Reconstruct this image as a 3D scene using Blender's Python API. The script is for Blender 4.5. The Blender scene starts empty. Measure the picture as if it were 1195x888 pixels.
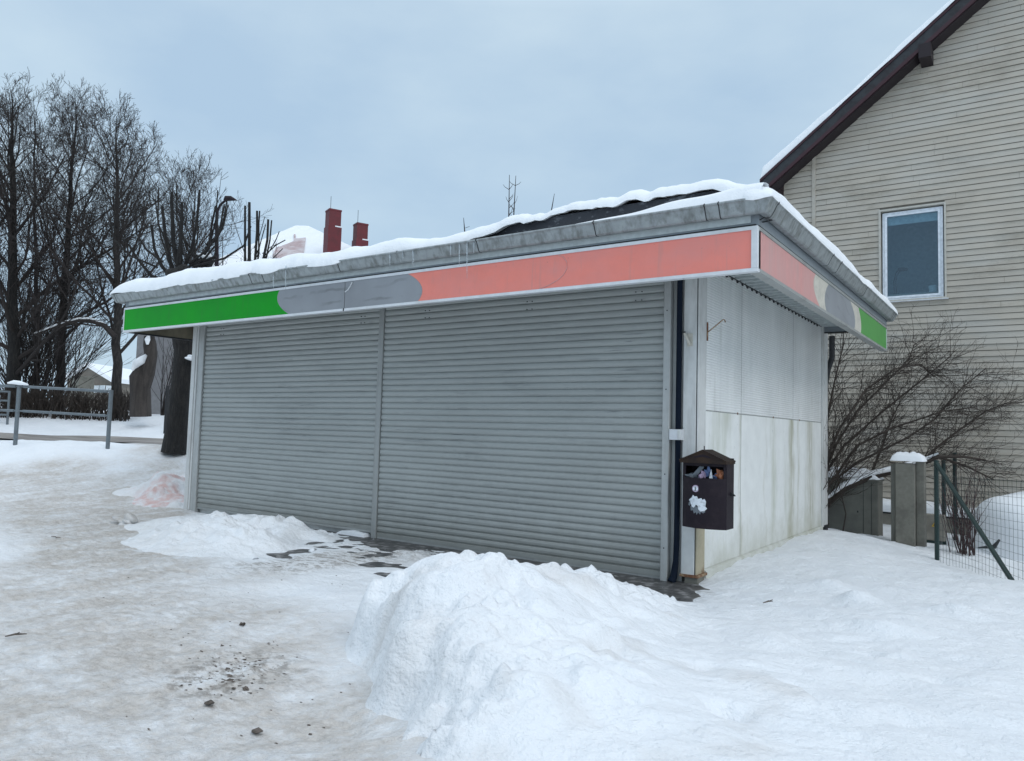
import bpy, math, random
import numpy as np
from mathutils import Vector, Matrix
random.seed(7)
rng = np.random.default_rng(7)
COL = bpy.context.scene.collection
# ------------------------------------------------------------------ camera
FPX, CX, CY, CZ = 883.3, 2.763, -7.220, 1.44
YAW, PITCH, ROLL = 0.60683, 0.066296, 0.027764
CAM = Vector((CX, CY, CZ))
_f = Vector((-math.sin(YAW)*math.cos(PITCH), math.cos(YAW)*math.cos(PITCH), math.sin(PITCH)))
_r0 = Vector((math.cos(YAW), math.sin(YAW), 0)); _u0 = _r0.cross(_f)
_r = _r0*math.cos(ROLL) + _u0*math.sin(ROLL); _u = _u0*math.cos(ROLL) - _r0*math.sin(ROLL)
def ray(px, py): return _r*((px-597.5)/FPX) - _u*((py-444)/FPX) + _f
def at(px, py, d): return CAM + ray(px, py)*d
def onY(px, py, Y): v = ray(px, py); return CAM + v*((Y-CY)/v.y)
def onX(px, py, X): v = ray(px, py); return CAM + v*((X-CX)/v.x)
def onZ(px, py, Z): v = ray(px, py); return CAM + v*((Z-CZ)/v.z)
cd = bpy.data.cameras.new('camera'); cam = bpy.data.objects.new('camera', cd); COL.objects.link(cam)
M = Matrix((( _r.x, _u.x, -_f.x), (_r.y, _u.y, -_f.y), (_r.z, _u.z, -_f.z))).to_4x4(); M.translation = CAM
cam.matrix_world = M; cd.sensor_width = 36; cd.lens = FPX*36/1195; cd.clip_end = 2000; cd.clip_start = .05
bpy.context.scene.camera = cam

# ------------------------------------------------------------------ materials
def newmat(name):
    m = bpy.data.materials.new(name); m.use_nodes = True
    nt = m.node_tree; b = nt.nodes['Principled BSDF']; return m, nt, b
def N(nt, t, **k):
    n = nt.nodes.new(t)
    for a, v in k.items():
        if a in n.inputs.keys() if hasattr(n, 'inputs') else False: n.inputs[a].default_value = v
        else: setattr(n, a, v)
    return n
def coords(nt, scale=(1,1,1)):
    g = nt.nodes.new('ShaderNodeNewGeometry'); mp = nt.nodes.new('ShaderNodeMapping')
    mp.inputs['Scale'].default_value = scale
    nt.links.new(g.outputs['Position'], mp.inputs['Vector']); return mp.outputs[0]
def noise(nt, scale, vec=None, detail=5, rough=.55, sc=(1,1,1)):
    n = nt.nodes.new('ShaderNodeTexNoise'); n.inputs['Scale'].default_value = scale
    n.inputs['Detail'].default_value = detail; n.inputs['Roughness'].default_value = rough
    nt.links.new(vec or coords(nt, sc), n.inputs['Vector']); return n.outputs['Fac']
def ramp(nt, fac, lo, hi, c0=(0,0,0,1), c1=(1,1,1,1)):
    r = nt.nodes.new('ShaderNodeValToRGB'); e = r.color_ramp.elements
    e[0].position = lo; e[1].position = hi; e[0].color = c0; e[1].color = c1
    nt.links.new(fac, r.inputs[0]); return r.outputs[0]
def mix(nt, fac, a, b):
    m = nt.nodes.new('ShaderNodeMix'); m.data_type = 'RGBA'
    if isinstance(fac, (int, float)): m.inputs[0].default_value = fac
    else: nt.links.new(fac, m.inputs[0])
    for i, v in ((6, a), (7, b)):
        if isinstance(v, (tuple, list)): m.inputs[i].default_value = tuple(v)+((1,) if len(v) == 3 else ())
        else: nt.links.new(v, m.inputs[i])
    return m.outputs[2]
def math_(nt, op, a, b=None, clamp=False):
    m = nt.nodes.new('ShaderNodeMath'); m.operation = op; m.use_clamp = clamp
    for i, v in ((0, a), (1, b)):
        if v is None: continue
        if isinstance(v, (int, float)): m.inputs[i].default_value = v
        else: nt.links.new(v, m.inputs[i])
    return m.outputs[0]
def bump(nt, b, h, dist, strength=1.0):
    n = nt.nodes.new('ShaderNodeBump'); n.inputs['Distance'].default_value = dist; n.inputs['Strength'].default_value = strength
    nt.links.new(h, n.inputs['Height']); nt.links.new(n.outputs[0], b.inputs['Normal']); return n
def mat(name, col, rough=.6, metal=0, stain=None, sscale=3, slo=.45, shi=.7, amt=.8, ssc=(1,1,1), bmp=0, bscale=40, bsc=(1,1,1), spec=.5, fine=.12):
    """base colour, a stain colour in noise patches, fine mottling, bump"""
    m, nt, b = newmat(name); L = nt.links
    c = mix(nt, ramp(nt, noise(nt, sscale*6, detail=4), .3, .7), tuple(v*(1-fine) for v in col), tuple(min(1, v*(1+fine)) for v in col))
    if stain:
        f = ramp(nt, noise(nt, sscale, sc=ssc, detail=6, rough=.6), slo, shi, (0,0,0,1), (amt,amt,amt,1))
        c = mix(nt, f, c, stain)
    L.new(c, b.inputs['Base Color']); b.inputs['Roughness'].default_value = rough; b.inputs['Metallic'].default_value = metal
    b.inputs['Specular IOR Level'].default_value = spec
    if bmp: bump(nt, b, noise(nt, bscale, sc=bsc, detail=5), bmp)
    return m
MT = {}
# snow: the amount of grit and pink salt stain lies in mesh attributes measured on the ground
def snow_mat(name, bmp=.02, vor=0):
    m, nt, b = newmat(name); L = nt.links
    a = N(nt, 'ShaderNodeAttribute', attribute_name='dirt'); r = N(nt, 'ShaderNodeAttribute', attribute_name='pink')
    n1 = noise(nt, 2.6, detail=8, rough=.68, sc=(1,.55,1)); n2 = noise(nt, 22, detail=6, rough=.7); n3 = noise(nt, 90, detail=3)
    n4 = noise(nt, 7, detail=8, rough=.75, sc=(1,1.7,1)); f = math_(nt, 'MULTIPLY', a.outputs['Fac'], math_(nt, 'ADD', math_(nt, 'MULTIPLY', ramp(nt, n1, .30, .60), .85), math_(nt, 'ADD', math_(nt, 'MULTIPLY', ramp(nt, n4, .40, .64), .45), math_(nt, 'MULTIPLY', ramp(nt, n2, .45, .65), .3))), True)
    clean = mix(nt, ramp(nt, n1, .3, .7), (.80,.825,.85), (.87,.885,.90))
    c = mix(nt, f, clean, mix(nt, ramp(nt, n2, .35, .65), (.43,.39,.35), (.62,.585,.545)))
    sp = math_(nt, 'MULTIPLY', ramp(nt, n3, .70, .76), a.outputs['Fac'], True)
    c = mix(nt, math_(nt, 'MULTIPLY', sp, .5), c, (.2,.17,.14))
    mu = N(nt, 'ShaderNodeAttribute', attribute_name='mud')
    mm = math_(nt, 'MULTIPLY', ramp(nt, noise(nt, 9, detail=7, rough=.72, sc=(.8,1.5,1)), .48, .56), mu.outputs['Fac'], True)
    c = mix(nt, math_(nt, 'MULTIPLY', mm, .85), c, mix(nt, ramp(nt, n2, .4, .6), (.17,.145,.12), (.36,.33,.30)))
    c = mix(nt, math_(nt, 'MULTIPLY', r.outputs['Fac'], ramp(nt, noise(nt, 7, detail=6), .3, .62), True), c, (.66,.46,.43))
    L.new(c, b.inputs['Base Color'])
    rr = mix(nt, math_(nt, 'MULTIPLY', a.outputs['Fac'], .8, True), (.75,)*3, (.42,)*3); L.new(rr, b.inputs['Roughness'])
    b.inputs['Specular IOR Level'].default_value = .35
    h = math_(nt, 'ADD', noise(nt, 9, detail=8, rough=.62), math_(nt, 'MULTIPLY', noise(nt, 60, detail=4), .25))
    if vor:
        for sc_, k_ in ((13, vor), (34, vor*.45)):
            v_ = nt.nodes.new('ShaderNodeTexVoronoi'); v_.feature = 'SMOOTH_F1'; v_.inputs['Scale'].default_value = sc_; v_.inputs['Smoothness'].default_value = .35
            w_ = nt.nodes.new('ShaderNodeVectorMath'); w_.operation = 'ADD'; nz = nt.nodes.new('ShaderNodeTexNoise'); nz.inputs['Scale'].default_value = 6; nz.inputs['Detail'].default_value = 4
            sc2 = nt.nodes.new('ShaderNodeVectorMath'); sc2.operation = 'SCALE'; sc2.inputs['Scale'].default_value = .16; L.new(nz.outputs['Color'], sc2.inputs[0])
            L.new(coords(nt), w_.inputs[0]); L.new(sc2.outputs[0], w_.inputs[1]); L.new(w_.outputs[0], v_.inputs['Vector'])
            h = math_(nt, 'ADD', h, math_(nt, 'MULTIPLY', v_.outputs['Distance'], -k_))
    bump(nt, b, h, bmp*2.2); return m
MT['snow'] = snow_mat('snow'); MT['pilesnow'] = snow_mat('lumpy_snow', .016, .28); MT['softsnow'] = snow_mat('fresh_snow', .006)
MT['shutter'] = mat('shutter_grey', (.325,.35,.345), .5, .1, (.22,.235,.235), 1.4, .4, .75, .8, (.35,1,6), .0008, 30, (.1,1,30), fine=.05)
def shutter_mat():
    m, nt, b = newmat('shutter_grey'); L = nt.links
    c = mix(nt, ramp(nt, noise(nt, 1.2, sc=(.5,1,1.5), detail=5), .35, .68), (.375,.392,.38), (.325,.34,.33))
    c = mix(nt, ramp(nt, noise(nt, 1.5, sc=(.8,1,9), detail=7, rough=.65), .56, .74, (0,0,0,1), (.7,.7,.7,1)), c, (.19,.20,.20))
    sm_ = math_(nt, 'MULTIPLY', ramp(nt, noise(nt, 2.6, sc=(.7,1,16), detail=5, rough=.6), .60, .70), ramp(nt, noise(nt, .9, detail=2), .48, .62), True)
    c = mix(nt, math_(nt, 'MULTIPLY', sm_, .7), c, (.09,.10,.105))
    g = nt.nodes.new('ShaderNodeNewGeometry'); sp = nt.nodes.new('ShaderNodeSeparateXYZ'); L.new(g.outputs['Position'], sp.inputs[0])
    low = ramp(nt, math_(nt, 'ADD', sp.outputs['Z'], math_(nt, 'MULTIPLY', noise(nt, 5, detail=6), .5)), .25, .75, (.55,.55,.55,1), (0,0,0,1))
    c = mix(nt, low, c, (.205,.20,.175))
    c = mix(nt, ramp(nt, noise(nt, 60, detail=2), .74, .78, (0,0,0,1), (.6,.6,.6,1)), c, (.12,.12,.12))
    L.new(c, b.inputs['Base Color']); b.inputs['Roughness'].default_value = .48; b.inputs['Metallic'].default_value = .1; bump(nt, b, noise(nt, 3, sc=(1,.1,3), detail=4), .004); return m
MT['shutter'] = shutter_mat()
MT['alu'] = mat('grey_aluminium', (.43,.44,.43), .45, .2, (.22,.22,.21), 2, .5, .8, .6, (3,3,.4), fine=.06)
MT['alu_mid'] = mat('dull_guide_rail', (.33,.34,.33), .5, .2, (.18,.17,.16), 2, .5, .8, .6, (3,3,.4), fine=.06)
MT['white_trim'] = mat('white_trim', (.62,.64,.66), .45, 0, (.40,.40,.38), 3, .5, .8, .5, fine=.05)
MT['white_post'] = mat('white_post', (.62,.625,.61), .5, 0, (.30,.29,.27), 2.2, .5, .78, .7, (4,4,.6), fine=.05)
MT['rust'] = mat('rust', (.17,.07,.035), .85, 0, (.36,.27,.17), 14, .45, .6, .9, bmp=.002)
MT['beige'] = mat('yellowed_post', (.42,.37,.26), .6, 0, (.16,.075,.035), 5, .56, .68, .9, (1,1,.8), fine=.08)
MT['green'] = mat('green_sign', (.0,.29,.008), .55, 0, (.005,.19,.02), 1.3, .4, .8, .7, fine=.04)
MT['green'].node_tree.nodes['Principled BSDF'].inputs['Specular IOR Level'].default_value = .2
MT['green_side'] = mat('faded_green_sign', (.065,.31,.055), .4, 0, (.05,.25,.045), 1.3, .4, .8, .7, fine=.04)
MT['pink'] = mat('faded_red_sign', (.76,.215,.165), .42, 0, (.66,.24,.21), 1.6, .4, .75, .8, (1,1,2), fine=.03)
MT['pink_side'] = mat('bleached_red_sign', (.62,.29,.27), .45, 0, (.55,.33,.31), 2, .4, .7, .8, (2,2,.4), fine=.04)
MT['cream'] = mat('cream_sign', (.55,.52,.45), .5, 0, (.4,.38,.33), 3, .5, .8, .6)
MT['navy'] = mat('navy_pipe', (.004,.009,.02), .7, 0, spec=.15)
MT['brown_inner'] = mat('brown_board', (.19,.165,.115), .7, 0, (.1,.085,.06), 2, .4, .7, .8)
MT['gutter'] = mat('weathered_gutter', (.30,.325,.33), .5, .35, (.12,.125,.115), 2.6, .46, .70, .8, (6,6,1.0), .001, 60)
MT['fascia'] = mat('fascia_sheet', (.27,.30,.325), .5, .3, (.17,.185,.19), 1.5, .5, .8, .6, fine=.04)
MT['black'] = mat('black_plastic', (.015,.016,.018), .6)
MT['bitumen'] = mat('bitumen', (.020,.023,.030), .7, 0, (.30,.32,.35), 7, .56, .72, .6, (1,1,2), .004, 30)
MT['soffit'] = mat('ribbed_soffit', (.46,.50,.50), .5, .2)
MT['dirtwall'] = mat('dirty_panel', (.76,.77,.75), .55, 0, (.40,.42,.31), .8, .54, .76, .8, (2.3,2.3,.5), fine=.05)
MT['ice'] = mat('ice', (.75,.82,.86), .1, 0); MT['ice'].node_tree.nodes['Principled BSDF'].inputs['Transmission Weight'].default_value = .7
MT['bin'] = mat('bin_brown', (.012,.007,.012), .55, 0, (.030,.020,.024), 7, .48, .7, .6, bmp=.0015, bscale=90, spec=.25)
MT['binroof'] = mat('rusty_bin_roof', (.022,.013,.010), .65, 0, (.045,.025,.014), 9, .45, .65, .7, bmp=.002, bscale=80, spec=.25)
MT['paper'] = mat('torn_paper', (.72,.76,.80), .8, 0, (.4,.42,.45), 30, .5, .6, .7)
MT['bark'] = mat('bark', (.024,.021,.020), .95, 0, (.075,.068,.06), 6, .45, .7, .8, (3,3,.6), .09, 9, (3,3,.6))
MT['darkbark'] = mat('dark_bark', (.013,.012,.012), .95, 0, (.034,.031,.027), 6, .45, .7, .8, (3,3,.6), .09, 9, (3,3,.6))
MT['twig'] = mat('twigs', (.030,.024,.022), .9, 0)
MT['brushtwig'] = mat('shrub_twigs', (.034,.026,.021), .9, 0, (.065,.050,.040), 4, .4, .7, .8)
MT['redtwig'] = mat('red_twigs', (.06,.035,.035), .9, 0)
MT['cutwood'] = mat('grey_snag_wood', (.052,.043,.038), .9, 0, (.022,.018,.016), 3, .4, .7, .9, (3,3,.4), .03, 12, (3,3,.4))
MT['galv'] = mat('galvanised_rail', (.15,.175,.19), .5, .4, (.10,.11,.12), 5, .5, .7, .7)
MT['maroon'] = mat('maroon_roof', (.035,.008,.013), .5, 0)
MT['chimney'] = mat('red_chimney_cladding', (.125,.007,.013), .55, 0, (.08,.006,.01), 3, .4, .7, .8)
MT['barge'] = mat('black_bargeboard', (.022,.025,.029), .6, 0, (.010,.008,.010), 4, .45, .65, .9, (2,2,2))
MT['darkmaroon'] = mat('dark_soffit', (.012,.006,.009), .7, 0)
MT['cabinet'] = mat('cabinet_grey_green', (.15,.15,.128), .7, 0, (.10,.10,.088), 1.6, .45, .7, .8)
MT['pillar'] = mat('pillar_concrete', (.17,.165,.14), .85, 0, (.085,.082,.07), 3, .45, .7, .8, bmp=.004)
MT['darkgreen'] = mat('dark_green_paint', (.007,.026,.024), .45, 0)
MT['plinth'] = mat('beige_plinth', (.28,.265,.225), .85, 0, (.17,.16,.14), 2, .45, .7, .8)
MT['pvc'] = mat('white_pvc', (.74,.78,.83), .35, 0)
MT['casing'] = mat('cream_casing', (.46,.44,.39), .5, 0, (.4,.38,.34), 4, .5, .7, .5)
MT['beige_house'] = mat('beige_gable', (.21,.185,.155), .85, 0, (.15,.13,.11), 1, .4, .7, .7)
MT['greyrender'] = mat('grey_render', (.27,.265,.27), .9, 0, (.2,.195,.2), .8, .4, .7, .7)
MT['rooftile'] = mat('pinkish_tiles', (.42,.32,.32), .8, 0, (.6,.56,.57), 1.2, .4, .6, .8, (1,1,3))
MT['whitepot'] = mat('white_pot', (.75,.78,.78), .5)
MT['blind'] = mat('roller_blind', (.80,.88,.90), .8)
MT['room'] = mat('dim_room', (.55,.60,.62), .9)
MT['grit'] = mat('grit', (.06,.048,.038), .9, 0, (.16,.13,.11), 20, .4, .6, .8)
MT['yellow'] = mat('yellow_label', (.55,.36,.05), .6)
MT['blue'] = mat('blue_wrapper', (.12,.18,.35), .5); MT['orange'] = mat('orange_wrapper', (.30,.11,.05), .6); MT['lilac'] = mat('lilac_wrapper', (.40,.30,.42), .5); MT['grey_bag'] = mat('grey_bag', (.14,.16,.18), .5)
# road slush
MT['road'] = mat('slushy_road', (.30,.275,.25), .7, 0, (.14,.125,.115), 1.2, .42, .62, .8, (.3,1,1))
# horizontal micro ribs of the upper plastic wall sheets
def ribs_mat():
    m, nt, b = newmat('ribbed_plastic'); L = nt.links
    w = nt.nodes.new('ShaderNodeTexWave'); w.wave_type = 'BANDS'; w.bands_direction = 'Z'; w.inputs['Scale'].default_value = 11.5; w.inputs['Distortion'].default_value = .25; w.inputs['Detail'].default_value = 1
    L.new(coords(nt), w.inputs['Vector'])
    base = mix(nt, ramp(nt, noise(nt, 1.3, sc=(2,2,.5), detail=5), .35, .7), (.86,.87,.86), (.72,.735,.73))
    streak = ramp(nt, noise(nt, 2.2, sc=(5,5,.25), detail=5), .55, .75, (0,0,0,1), (.6,.6,.6,1))
    c = mix(nt, streak, base, (.88,.89,.88))
    c = mix(nt, math_(nt, 'MULTIPLY', w.outputs['Fac'], ramp(nt, noise(nt, .7, sc=(1,1,1)), .35, .65, (.15,)*3+(1,), (.8,)*3+(1,))), c, (.55,.555,.54))
    c = mix(nt, ramp(nt, noise(nt, 1.7, sc=(4,4,.5), detail=6), .6, .8, (0,0,0,1), (.5,.5,.5,1)), c, (.30,.30,.25))
    L.new(c, b.inputs['Base Color']); b.inputs['Roughness'].default_value = .4; bump(nt, b, w.outputs['Fac'], .003); return m
MT['ribs'] = ribs_mat()
def wallstreaks():
    nt = MT['dirtwall'].node_tree; b = nt.nodes['Principled BSDF']; src = b.inputs['Base Color'].links[0].from_socket; L = nt.links
    g = nt.nodes.new('ShaderNodeNewGeometry'); sp = nt.nodes.new('ShaderNodeSeparateXYZ'); L.new(g.outputs['Position'], sp.inputs[0])
    wob = math_(nt, 'MULTIPLY', math_(nt, 'SUBTRACT', noise(nt, 1.6, sc=(1,1,1), detail=6), .5), .5); tot = None
    for y0, w0, k0 in ((3.48,.13,.95),(3.85,.05,.5),(1.32,.05,.6),(4.55,.22,.75),(2.3,.04,.3)):
        d = math_(nt, 'ABSOLUTE', math_(nt, 'SUBTRACT', math_(nt, 'ADD', sp.outputs['Y'], wob), y0))
        f = ramp(nt, d, 0, w0*1.6, (k0,k0,k0,1), (0,0,0,1)); tot = f if tot is None else math_(nt, 'MAXIMUM', tot, f)
    n = ramp(nt, noise(nt, 6, sc=(2,2,.35), detail=6, rough=.65), .32, .58)
    c = mix(nt, math_(nt, 'MULTIPLY', math_(nt, 'MULTIPLY', tot, n), 1.0, True), src, (.36,.345,.245))
    low = ramp(nt, math_(nt, 'ADD', sp.outputs['Z'], math_(nt, 'MULTIPLY', noise(nt, 4, detail=7, rough=.7), .9)), .45, .95, (.6,.6,.6,1), (0,0,0,1))
    c = mix(nt, low, c, (.42,.42,.33))
    c = mix(nt, ramp(nt, noise(nt, 11, sc=(1,1,.7), detail=6, rough=.7), .62, .70, (0,0,0,1), (.5,.5,.5,1)), c, (.46,.47,.46))
    L.new(c, b.inputs['Base Color'])
wallstreaks()
def panelgrey():
    m, nt, b = newmat('grey_patch'); L = nt.links
    base = mix(nt, ramp(nt, noise(nt, 1.2, detail=6), .35, .7), (.27,.285,.305), (.215,.225,.24))
    # two swirled glue traces where letters were taken off
    w = nt.nodes.new('ShaderNodeTexWave'); w.wave_type = 'RINGS'; w.inputs['Scale'].default_value = 1.1; w.inputs['Distortion'].default_value = 5; w.inputs['Detail'].default_value = 3; w.inputs['Detail Scale'].default_value = 1.5
    L.new(coords(nt, (.9,.9,1.8)), w.inputs['Vector'])
    f = math_(nt, 'MULTIPLY', ramp(nt, w.outputs['Fac'], .86, .98), ramp(nt, noise(nt, 2.0), .45, .6), True)
    c = mix(nt, math_(nt, 'MULTIPLY', f, .6), base, (.13,.135,.14)); L.new(c, b.inputs['Base Color']); b.inputs['Roughness'].default_value = .5; return m
MT['greypatch'] = panelgrey()
for k_ in ('green','green_side','pink','pink_side','cream'):
    nt = MT[k_].node_tree; b = nt.nodes['Principled BSDF']; src = b.inputs['Base Color'].links[0].from_socket
    f = ramp(nt, noise(nt, 3.0, sc=(5,5,.35), detail=6, rough=.65), .56, .78, (0,0,0,1), (.34,.34,.34,1))
    c = mix(nt, f, src, (.30,.25,.23) if 'pink' in k_ or k_ == 'cream' else (.04,.10,.04))
    c = mix(nt, ramp(nt, noise(nt, 45, detail=3), .72, .77, (0,0,0,1), (.4,.4,.4,1)), c, (.12,.10,.09)); nt.links.new(c, b.inputs['Base Color'])
def siding_mat():
    m, nt, b = newmat('vinyl_siding'); L = nt.links
    c = mix(nt, ramp(nt, noise(nt, .8, detail=4), .3, .7), (.46,.415,.345), (.39,.352,.295))
    g = ramp(nt, noise(nt, 1.1, detail=8, rough=.75, sc=(.7,1,1.5)), .50, .72, (0,0,0,1), (.75,.75,.75,1))
    c = mix(nt, g, c, (.235,.205,.155))
    s = ramp(nt, noise(nt, 24, detail=5, rough=.8), .60, .70, (0,0,0,1), (.75,.75,.75,1))
    s2 = math_(nt, 'MULTIPLY', s, ramp(nt, noise(nt, .9, detail=3), .5, .65), True)
    c = mix(nt, s2, c, (.14,.12,.095))
    c = mix(nt, ramp(nt, noise(nt, 3, detail=4, sc=(.3,1,1)), .45, .7, (0,0,0,1), (.35,.35,.35,1)), c, (.50,.50,.47))
    L.new(c, b.inputs['Base Color']); b.inputs['Roughness'].default_value = .55; return m
MT['siding'] = siding_mat(); MT['siding_gap'] = mat('siding_gap', (.17,.155,.13), .9)
def paving_mat():
    m, nt, b = newmat('wet_paving'); L = nt.links
    bt = nt.nodes.new('ShaderNodeTexBrick'); bt.inputs['Scale'].default_value = 1
    for k, v in (('Color1', (.055,.055,.055,1)), ('Color2', (.085,.082,.08,1)), ('Mortar', (.02,.02,.02,1))): bt.inputs[k].default_value = v
    bt.inputs['Brick Width'].default_value = .30; bt.inputs['Row Height'].default_value = .15; bt.inputs['Mortar Size'].default_value = .007
    L.new(coords(nt), bt.inputs['Vector'])
    c = mix(nt, ramp(nt, noise(nt, 8, detail=6), .5, .65), bt.outputs['Color'], (.28,.27,.265)); L.new(c, b.inputs['Base Color'])
    b.inputs['Roughness'].default_value = .45; bump(nt, b, bt.outputs['Fac'], -.004); return m
MT['paving'] = paving_mat()
def glass_mat():
    m = bpy.data.materials.new('window_glass'); m.use_nodes = True; nt = m.node_tree; nt.nodes.clear(); L = nt.links
    o = nt.nodes.new('ShaderNodeOutputMaterial'); t = nt.nodes.new('ShaderNodeBsdfTransparent'); t.inputs[0].default_value = (.62,.72,.76,1)
    g = nt.nodes.new('ShaderNodeBsdfGlossy'); g.inputs['Roughness'].default_value = .02; g.inputs[0].default_value = (.75,.85,.95,1)
    s = nt.nodes.new('ShaderNodeMixShader'); s.inputs[0].default_value = .09
    L.new(t.outputs[0], s.inputs[1]); L.new(g.outputs[0], s.inputs[2]); L.new(s.outputs[0], o.inputs[0]); return m
MT['glass'] = glass_mat()

# ------------------------------------------------------------------ mesh building
class MB:
    def __init__(s): s.v = []; s.f = []; s.smooth = False
    def box(s, x0, x1, y0, y1, z0, z1):
        n = len(s.v); s.v += [(x,y,z) for z in (z0,z1) for y in (y0,y1) for x in (x0,x1)]
        s.f += [tuple(n+i for i in q) for q in ((0,2,3,1),(4,5,7,6),(0,1,5,4),(2,6,7,3),(0,4,6,2),(1,3,7,5))]; return s
    def bevbox(s, x0, x1, y0, y1, z0, z1, r=.008):
        # vertical edges chamfered
        loop = [(x0+r,y0),(x1-r,y0),(x1,y0+r),(x1,y1-r),(x1-r,y1),(x0+r,y1),(x0,y1-r),(x0,y0+r)]
        return s.prism([(a,b,z0) for a,b in loop], (0,0,z1-z0))
    def prism(s, loop, vec):
        n = len(s.v); k = len(loop); vx,vy,vz = vec
        s.v += [tuple(p) for p in loop] + [(p[0]+vx,p[1]+vy,p[2]+vz) for p in loop]
        s.f += [tuple(range(n+k-1, n-1, -1)), tuple(range(n+k, n+2*k))] + [(n+i, n+(i+1)%k, n+k+(i+1)%k, n+k+i) for i in range(k)]; return s
    def tube(s, pts, rad, sides=6, cap=True):
        pts = [Vector(p) for p in pts]; k = len(pts)
        if not isinstance(rad, (list, tuple)): rad = [rad]*k
        n = len(s.v); ref = None
        for i, p in enumerate(pts):
            t = (pts[min(i+1,k-1)]-pts[max(i-1,0)]); t = t.normalized() if t.length > 1e-9 else Vector((0,0,1))
            if ref is None: ref = Vector((0,0,1)) if abs(t.z) < .9 else Vector((1,0,0))
            a = t.cross(ref).normalized() if t.cross(ref).length > 1e-6 else t.orthogonal().normalized(); b = t.cross(a); ref = -b if False else ref
            for j in range(sides):
                th = 2*math.pi*j/sides; q = p + (a*math.cos(th)+b*math.sin(th))*rad[i]; s.v.append((q.x,q.y,q.z))
        for i in range(k-1):
            for j in range(sides):
                s.f.append((n+i*sides+j, n+i*sides+(j+1)%sides, n+(i+1)*sides+(j+1)%sides, n+(i+1)*sides+j))
        if cap: s.f += [tuple(n+j for j in range(sides)), tuple(n+(k-1)*sides+j for j in range(sides-1,-1,-1))]
        return s
    def blob(s, c, r, seed=0, amp=.25, sub=2, sq=(1,1,1)):
        import bmesh
        bm = bmesh.new(); bmesh.ops.create_icosphere(bm, subdivisions=sub, radius=1); n = len(s.v); rr = random.Random(seed)
        ph = [(rr.uniform(2,5), rr.uniform(2,5), rr.uniform(2,5), rr.uniform(0,6)) for _ in range(3)]
        for v in bm.verts:
            k = 1 + amp*sum(math.sin(a*v.co.x+b*v.co.y+c_*v.co.z+d) for a,b,c_,d in ph)/2
            s.v.append((c[0]+v.co.x*r*k*sq[0], c[1]+v.co.y*r*k*sq[1], c[2]+v.co.z*r*k*sq[2]))
        s.f += [tuple(n+v.index for v in f.verts) for f in bm.faces]; bm.free(); return s
    def grid(s, P):
        P = np.asarray(P); a, b = P.shape[:2]; n = len(s.v); s.v += [tuple(q) for q in P.reshape(-1,3)]
        s.f += [(n+i*b+j, n+(i+1)*b+j, n+(i+1)*b+j+1, n+i*b+j+1) for i in range(a-1) for j in range(b-1)]; return s
def mk(name, mb, m, parent=None, origin=None, smooth=None):
    me = bpy.data.meshes.new(name); o = bpy.data.objects.new(name, me); COL.objects.link(o)
    off = Vector(origin) if origin is not None else Vector((0,0,0))
    if parent is not None:
        off = Vector(parent.location)
        if parent.parent: off = off + Vector(parent.parent.location)
    me.from_pydata([(a-off.x, b-off.y, c-off.z) for a,b,c in mb.v], [], mb.f)
    me.materials.append(MT[m] if isinstance(m, str) else m)
    if smooth if smooth is not None else mb.smooth: me.polygons.foreach_set('use_smooth', [True]*len(me.polygons))
    me.update()
    if parent is not None: o.parent = parent
    elif origin is not None: o.location = off
    return o
def tag(o, label=None, cat=None, group=None, kind=None):
    for k, v in (('label',label),('category',cat),('group',group),('kind',kind)):
        if v: o[k] = v
    return o
def thing(name, loc, label, cat, group=None):
    o = bpy.data.objects.new(name, None); COL.objects.link(o); o.location = loc; o.empty_display_size = .2
    return tag(o, label, cat, group)
def np_mesh(name, V, F, m, smooth=True):
    me = bpy.data.meshes.new(name); me.vertices.add(len(V)); me.vertices.foreach_set('co', np.ascontiguousarray(V, dtype=np.float32).ravel())
    me.loops.add(F.size); me.polygons.add(len(F)); me.loops.foreach_set('vertex_index', F.astype(np.int32).ravel())
    me.polygons.foreach_set('loop_start', np.arange(0, F.size, 4, dtype=np.int32)); me.polygons.foreach_set('loop_total', np.full(len(F), 4, dtype=np.int32))
    me.update(calc_edges=True); me.polygons.foreach_set('use_smooth', np.full(len(F), smooth)); me.materials.append(MT[m])
    o = bpy.data.objects.new(name, me); COL.objects.link(o); return o
def attr(o, name, vals):
    a = o.data.attributes.new(name, 'FLOAT', 'POINT'); a.data.foreach_set('value', np.ascontiguousarray(vals, dtype=np.float32))

# ------------------------------------------------------------------ noise + terrain
def vnoise(x, y, seed):
    xi = np.floor(x).astype(np.int64); yi = np.floor(y).astype(np.int64); fx = x-xi; fy = y-yi
    fx = fx*fx*fx*(fx*(fx*6-15)+10); fy = fy*fy*fy*(fy*(fy*6-15)+10)
    def h(a, b):
        n = (a*374761393 + b*668265263 + seed*974634777) & 0xffffffff; n = ((n ^ (n >> 13))*1274126177) & 0xffffffff
        return ((n ^ (n >> 16)) & 0xffff)/32767.5-1
    return (h(xi,yi)*(1-fx)+h(xi+1,yi)*fx)*(1-fy) + (h(xi,yi+1)*(1-fx)+h(xi+1,yi+1)*fx)*fy
def fbm(x, y, s, seed, oct=4, g=.5):
    t = 0*x; a = 1; c, sn = math.cos(.7), math.sin(.7)
    for i in range(oct):
        t = t + a*vnoise(x*s, y*s, seed+i*17); x, y = c*x-sn*y+3.1, sn*x+c*y-1.7; s *= 2; a *= g
    return t
def sm(a, b, x): t = np.clip((x-a)/(b-a), 0, 1); return t*t*(3-2*t)
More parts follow.
